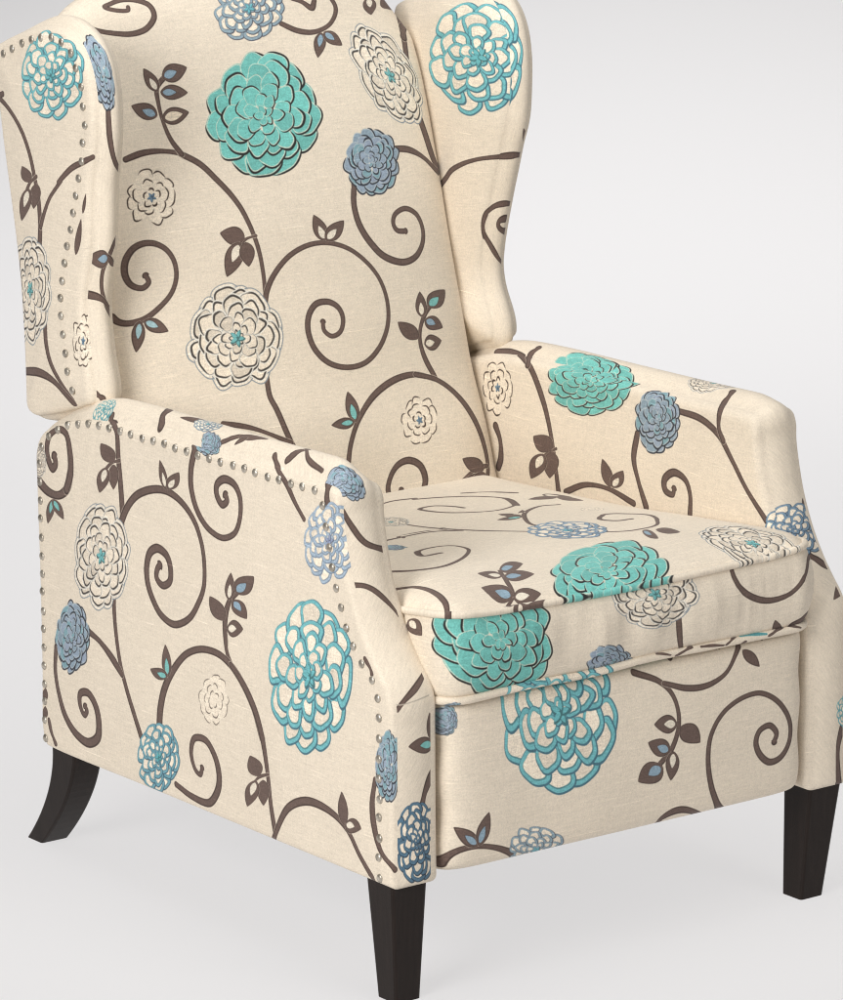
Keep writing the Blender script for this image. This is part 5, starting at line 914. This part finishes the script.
def cloth_mesh(name, shells, parent):
    vid = {}; V = []; F = []; UVS = []
    for sh in shells:
        for P, UV, reg in sh.grids:
            A = atlas_uv(reg, UV); K, N = P.shape[:2]
            idx = np.empty((K, N), int)
            for i in range(K):
                for j in range(N):
                    key = tuple(np.round(P[i, j], 5) + 0.0)
                    if key not in vid: vid[key] = len(V); V.append(P[i, j])
                    idx[i, j] = vid[key]
            for i in range(K - 1):
                for j in range(N - 1):
                    q = ((i, j), (i + 1, j), (i + 1, j + 1), (i, j + 1)); f = []; u = []
                    for a in q:
                        k = int(idx[a])
                        if k not in f: f.append(k); u.append(A[a])
                    if len(f) > 2: F.append(f); UVS.extend(u)
    me = bpy.data.meshes.new(name); me.from_pydata([tuple(v) for v in V], [], F)
    lay = me.uv_layers.new(name='cloth')
    lay.data.foreach_set('uv', np.array(UVS, np.float32).ravel())
    bm = bmesh.new(); bm.from_mesh(me)
    bmesh.ops.recalc_face_normals(bm, faces=bm.faces)
    bm.to_mesh(me); bm.free()
    me.polygons.foreach_set('use_smooth', [True] * len(me.polygons))
    return link(name, me, M_CLOTH, parent)


def nail_trim(path, owner, shell, side, spacing=.0245):
    """a row of domed nail heads along a path (y, z) on the outer face of an arm or wing"""
    P = np.array(path); s = arclen(P); n = int(s[-1] / spacing); q = np.linspace(0, s[-1], n + 1)
    Y, Z = np.interp(q, s, P[:, 0]), np.interp(q, s, P[:, 1])
    G = shell.grids[0][0].reshape(-1, 3)
    rs = np.random.RandomState(5); bm = bmesh.new()
    for y, z in zip(Y, Z):
        y += rs.normal() * .0006; z += rs.normal() * .0006
        x = G[np.argmin((G[:, 1] - y) ** 2 + (G[:, 2] - z) ** 2), 0]
        r = .0056; rings = []
        for k in range(6):
            t = k / 5 * math.pi / 2
            if k == 5: rings.append([bm.verts.new((x + side * .0030, y, z))]); break
            rings.append([bm.verts.new((x + side * (.0030 * math.sin(t) - (.002 if k == 0 else 0)), y + r * math.cos(t) * math.cos(a), z + r * math.cos(t) * math.sin(a))) for a in np.linspace(0, 2 * math.pi, 16, endpoint=False)])
        for a, b in zip(rings[:-1], rings[1:]):
            for i in range(16):
                if len(b) == 1: bm.faces.new((a[i], a[(i + 1) % 16], b[0]))
                else: bm.faces.new((a[i], a[(i + 1) % 16], b[(i + 1) % 16], b[i]))
    bmesh.ops.recalc_face_normals(bm, faces=bm.faces)
    me = bpy.data.meshes.new('nail_trim'); bm.to_mesh(me); bm.free()
    me.polygons.foreach_set('use_smooth', [True] * len(me.polygons))
    return link('nail_trim', me, M_NAIL, owner)


def leg(sections, parent, label=None):
    """a square leg lofted through sections (centre x, centre y, z, half x, half y)"""
    bm = bmesh.new(); R = []; e = .0035
    for cx, cy, z, hx, hy in sections:
        ring = []
        for sx, sy in ((-1, -1), (1, -1), (1, 1), (-1, 1)):
            a = [(sx * hx, sy * (hy - e)), (sx * (hx - .3 * e), sy * (hy - .3 * e)), (sx * (hx - e), sy * hy)]
            if sx * sy < 0: a.reverse()
            ring += [bm.verts.new((cx + p, cy + q, z)) for p, q in a]
        R.append(ring)
    n = 12
    for a, b in zip(R[:-1], R[1:]):
        for i in range(n): bm.faces.new((a[i], a[(i + 1) % n], b[(i + 1) % n], b[i]))
    bm.faces.new(R[0]); bm.faces.new(R[-1])
    bmesh.ops.recalc_face_normals(bm, faces=bm.faces)
    me = bpy.data.meshes.new('leg'); bm.to_mesh(me); bm.free()
    o = link('leg', me, M_WOOD, parent)
    if label: o['label'] = label
    return o


def box_mesh(name, lo, hi, mat, parent, bev=.006):
    bm = bmesh.new(); bmesh.ops.create_cube(bm, size=1)
    for v in bm.verts: v.co = [lo[i] + (v.co[i] + .5) * (hi[i] - lo[i]) for i in range(3)]
    bmesh.ops.bevel(bm, geom=list(bm.edges), offset=bev, segments=3, affect='EDGES')
    me = bpy.data.meshes.new(name); bm.to_mesh(me); bm.free()
    return link(name, me, mat, parent)


# ------------------------------------------------------------------ the sweep the chair stands on
def build_sweep():
    h = np.array([math.sin(AZ), math.cos(AZ)]); p = np.array([h[1], -h[0]])
    R0 = 4.5; flat = 2.4
    prof = [(t, 0.) for t in np.linspace(-5.2, flat, 40)]
    prof += [(flat + R0 * math.sin(a), R0 - R0 * math.cos(a)) for a in np.linspace(0, 1.25, 40)[1:]]
    W_ = np.linspace(-4.5, 4.5, 30); bm = bmesh.new(); G = []
    for t, z in prof: G.append([bm.verts.new((h[0] * t + p[0] * w, .3 + h[1] * t + p[1] * w, z)) for w in W_])
    for a, b in zip(G[:-1], G[1:]):
        for i in range(len(W_) - 1): bm.faces.new((a[i], a[i + 1], b[i + 1], b[i]))
    bmesh.ops.recalc_face_normals(bm, faces=bm.faces)
    me = bpy.data.meshes.new('backdrop'); bm.to_mesh(me); bm.free()
    me.polygons.foreach_set('use_smooth', [True] * len(me.polygons))
    o = link('backdrop', me, M_SWEEP, None); o['kind'] = 'structure'
    return o


build_sweep()

# ------------------------------------------------------------------ the armchair
chair = bpy.data.objects.new('armchair', None); COL.objects.link(chair)
chair['label'] = 'cream wingback armchair printed with teal flowers and brown scrolling vines on dark wooden legs'
chair['category'] = 'armchair'

ARM_NAILS = [(.754, .162), (.754, .30), (.754, .45), (.754, .545), (.742, .562), (.722, .575), (.690, .590), (.650, .601), (.574, .6055), (.473, .606), (.34, .607), (.24, .608), (.150, .609), (.136, .602), (.129, .58),
             (.121, .545), (.108, .50), (.090, .457), (.075, .435), (.058, .417), (.040, .402), (.027, .388), (.0245, .372), (.0245, .30), (.0245, .160)]
WING_NAILS = [(0.8396, 1.048), (0.8016, 1.063), (0.7656, 1.077), (0.7266, 1.082), (0.6926, 1.076), (0.6756, 1.061), (0.6606, 1.025), (0.6546, 0.98), (0.6616, 0.936), (0.6736, 0.897), (0.6846, 0.856), (0.6976, 0.814), (0.7096, 0.769), (0.7136, 0.748), (0.7126, 0.725), (0.7046, 0.678), (0.6926, 0.635)]
for side in (-1, 1):
    sh = arm_shell(side); a = cloth_mesh('arm', [sh], chair); nail_trim(ARM_NAILS, a, sh, side)
    sh = wing_shell(side); w = cloth_mesh('wing', [sh], chair); nail_trim(WING_NAILS, w, sh, side, .0232)
cloth_mesh('backrest', [back_shell_front()], chair)
cloth_mesh('back_cover', [rear_shell()], chair)
seat = cloth_mesh('seat_cushion', [seat_shell()], chair)
cloth_mesh('piping', [seat_welt(1)], seat); cloth_mesh('piping', [seat_welt(0)], seat)
cloth_mesh('footrest', [foot_shell()], chair)
box_mesh('base_frame', (-.287, .062, .156), (.287, .752, .362), M_DUST, chair)

TOP, ZL = .158, 0.0
for s in (-1, 1):
    secs = []
    lean = .005 if s < 0 else .012
    for t in np.linspace(0, 1, 9):
        hx = .0265 + (.0185 - .0265) * t
        secs.append((s * (.3305 - lean * t), .031 + .003 * t, TOP - (TOP - ZL) * t, hx, hx))
    leg(secs, chair)
    secs = []
    for t in np.linspace(0, 1, 15):
        z = TOP - (TOP - ZL) * t
        y = .731 + .095 * t ** 1.75
        secs.append((s * (.3275 - .012 * t), y, z, .0225 - .002 * t, .0275 - .0095 * t))
    leg(secs, chair, 'dark rear leg curving backwards')
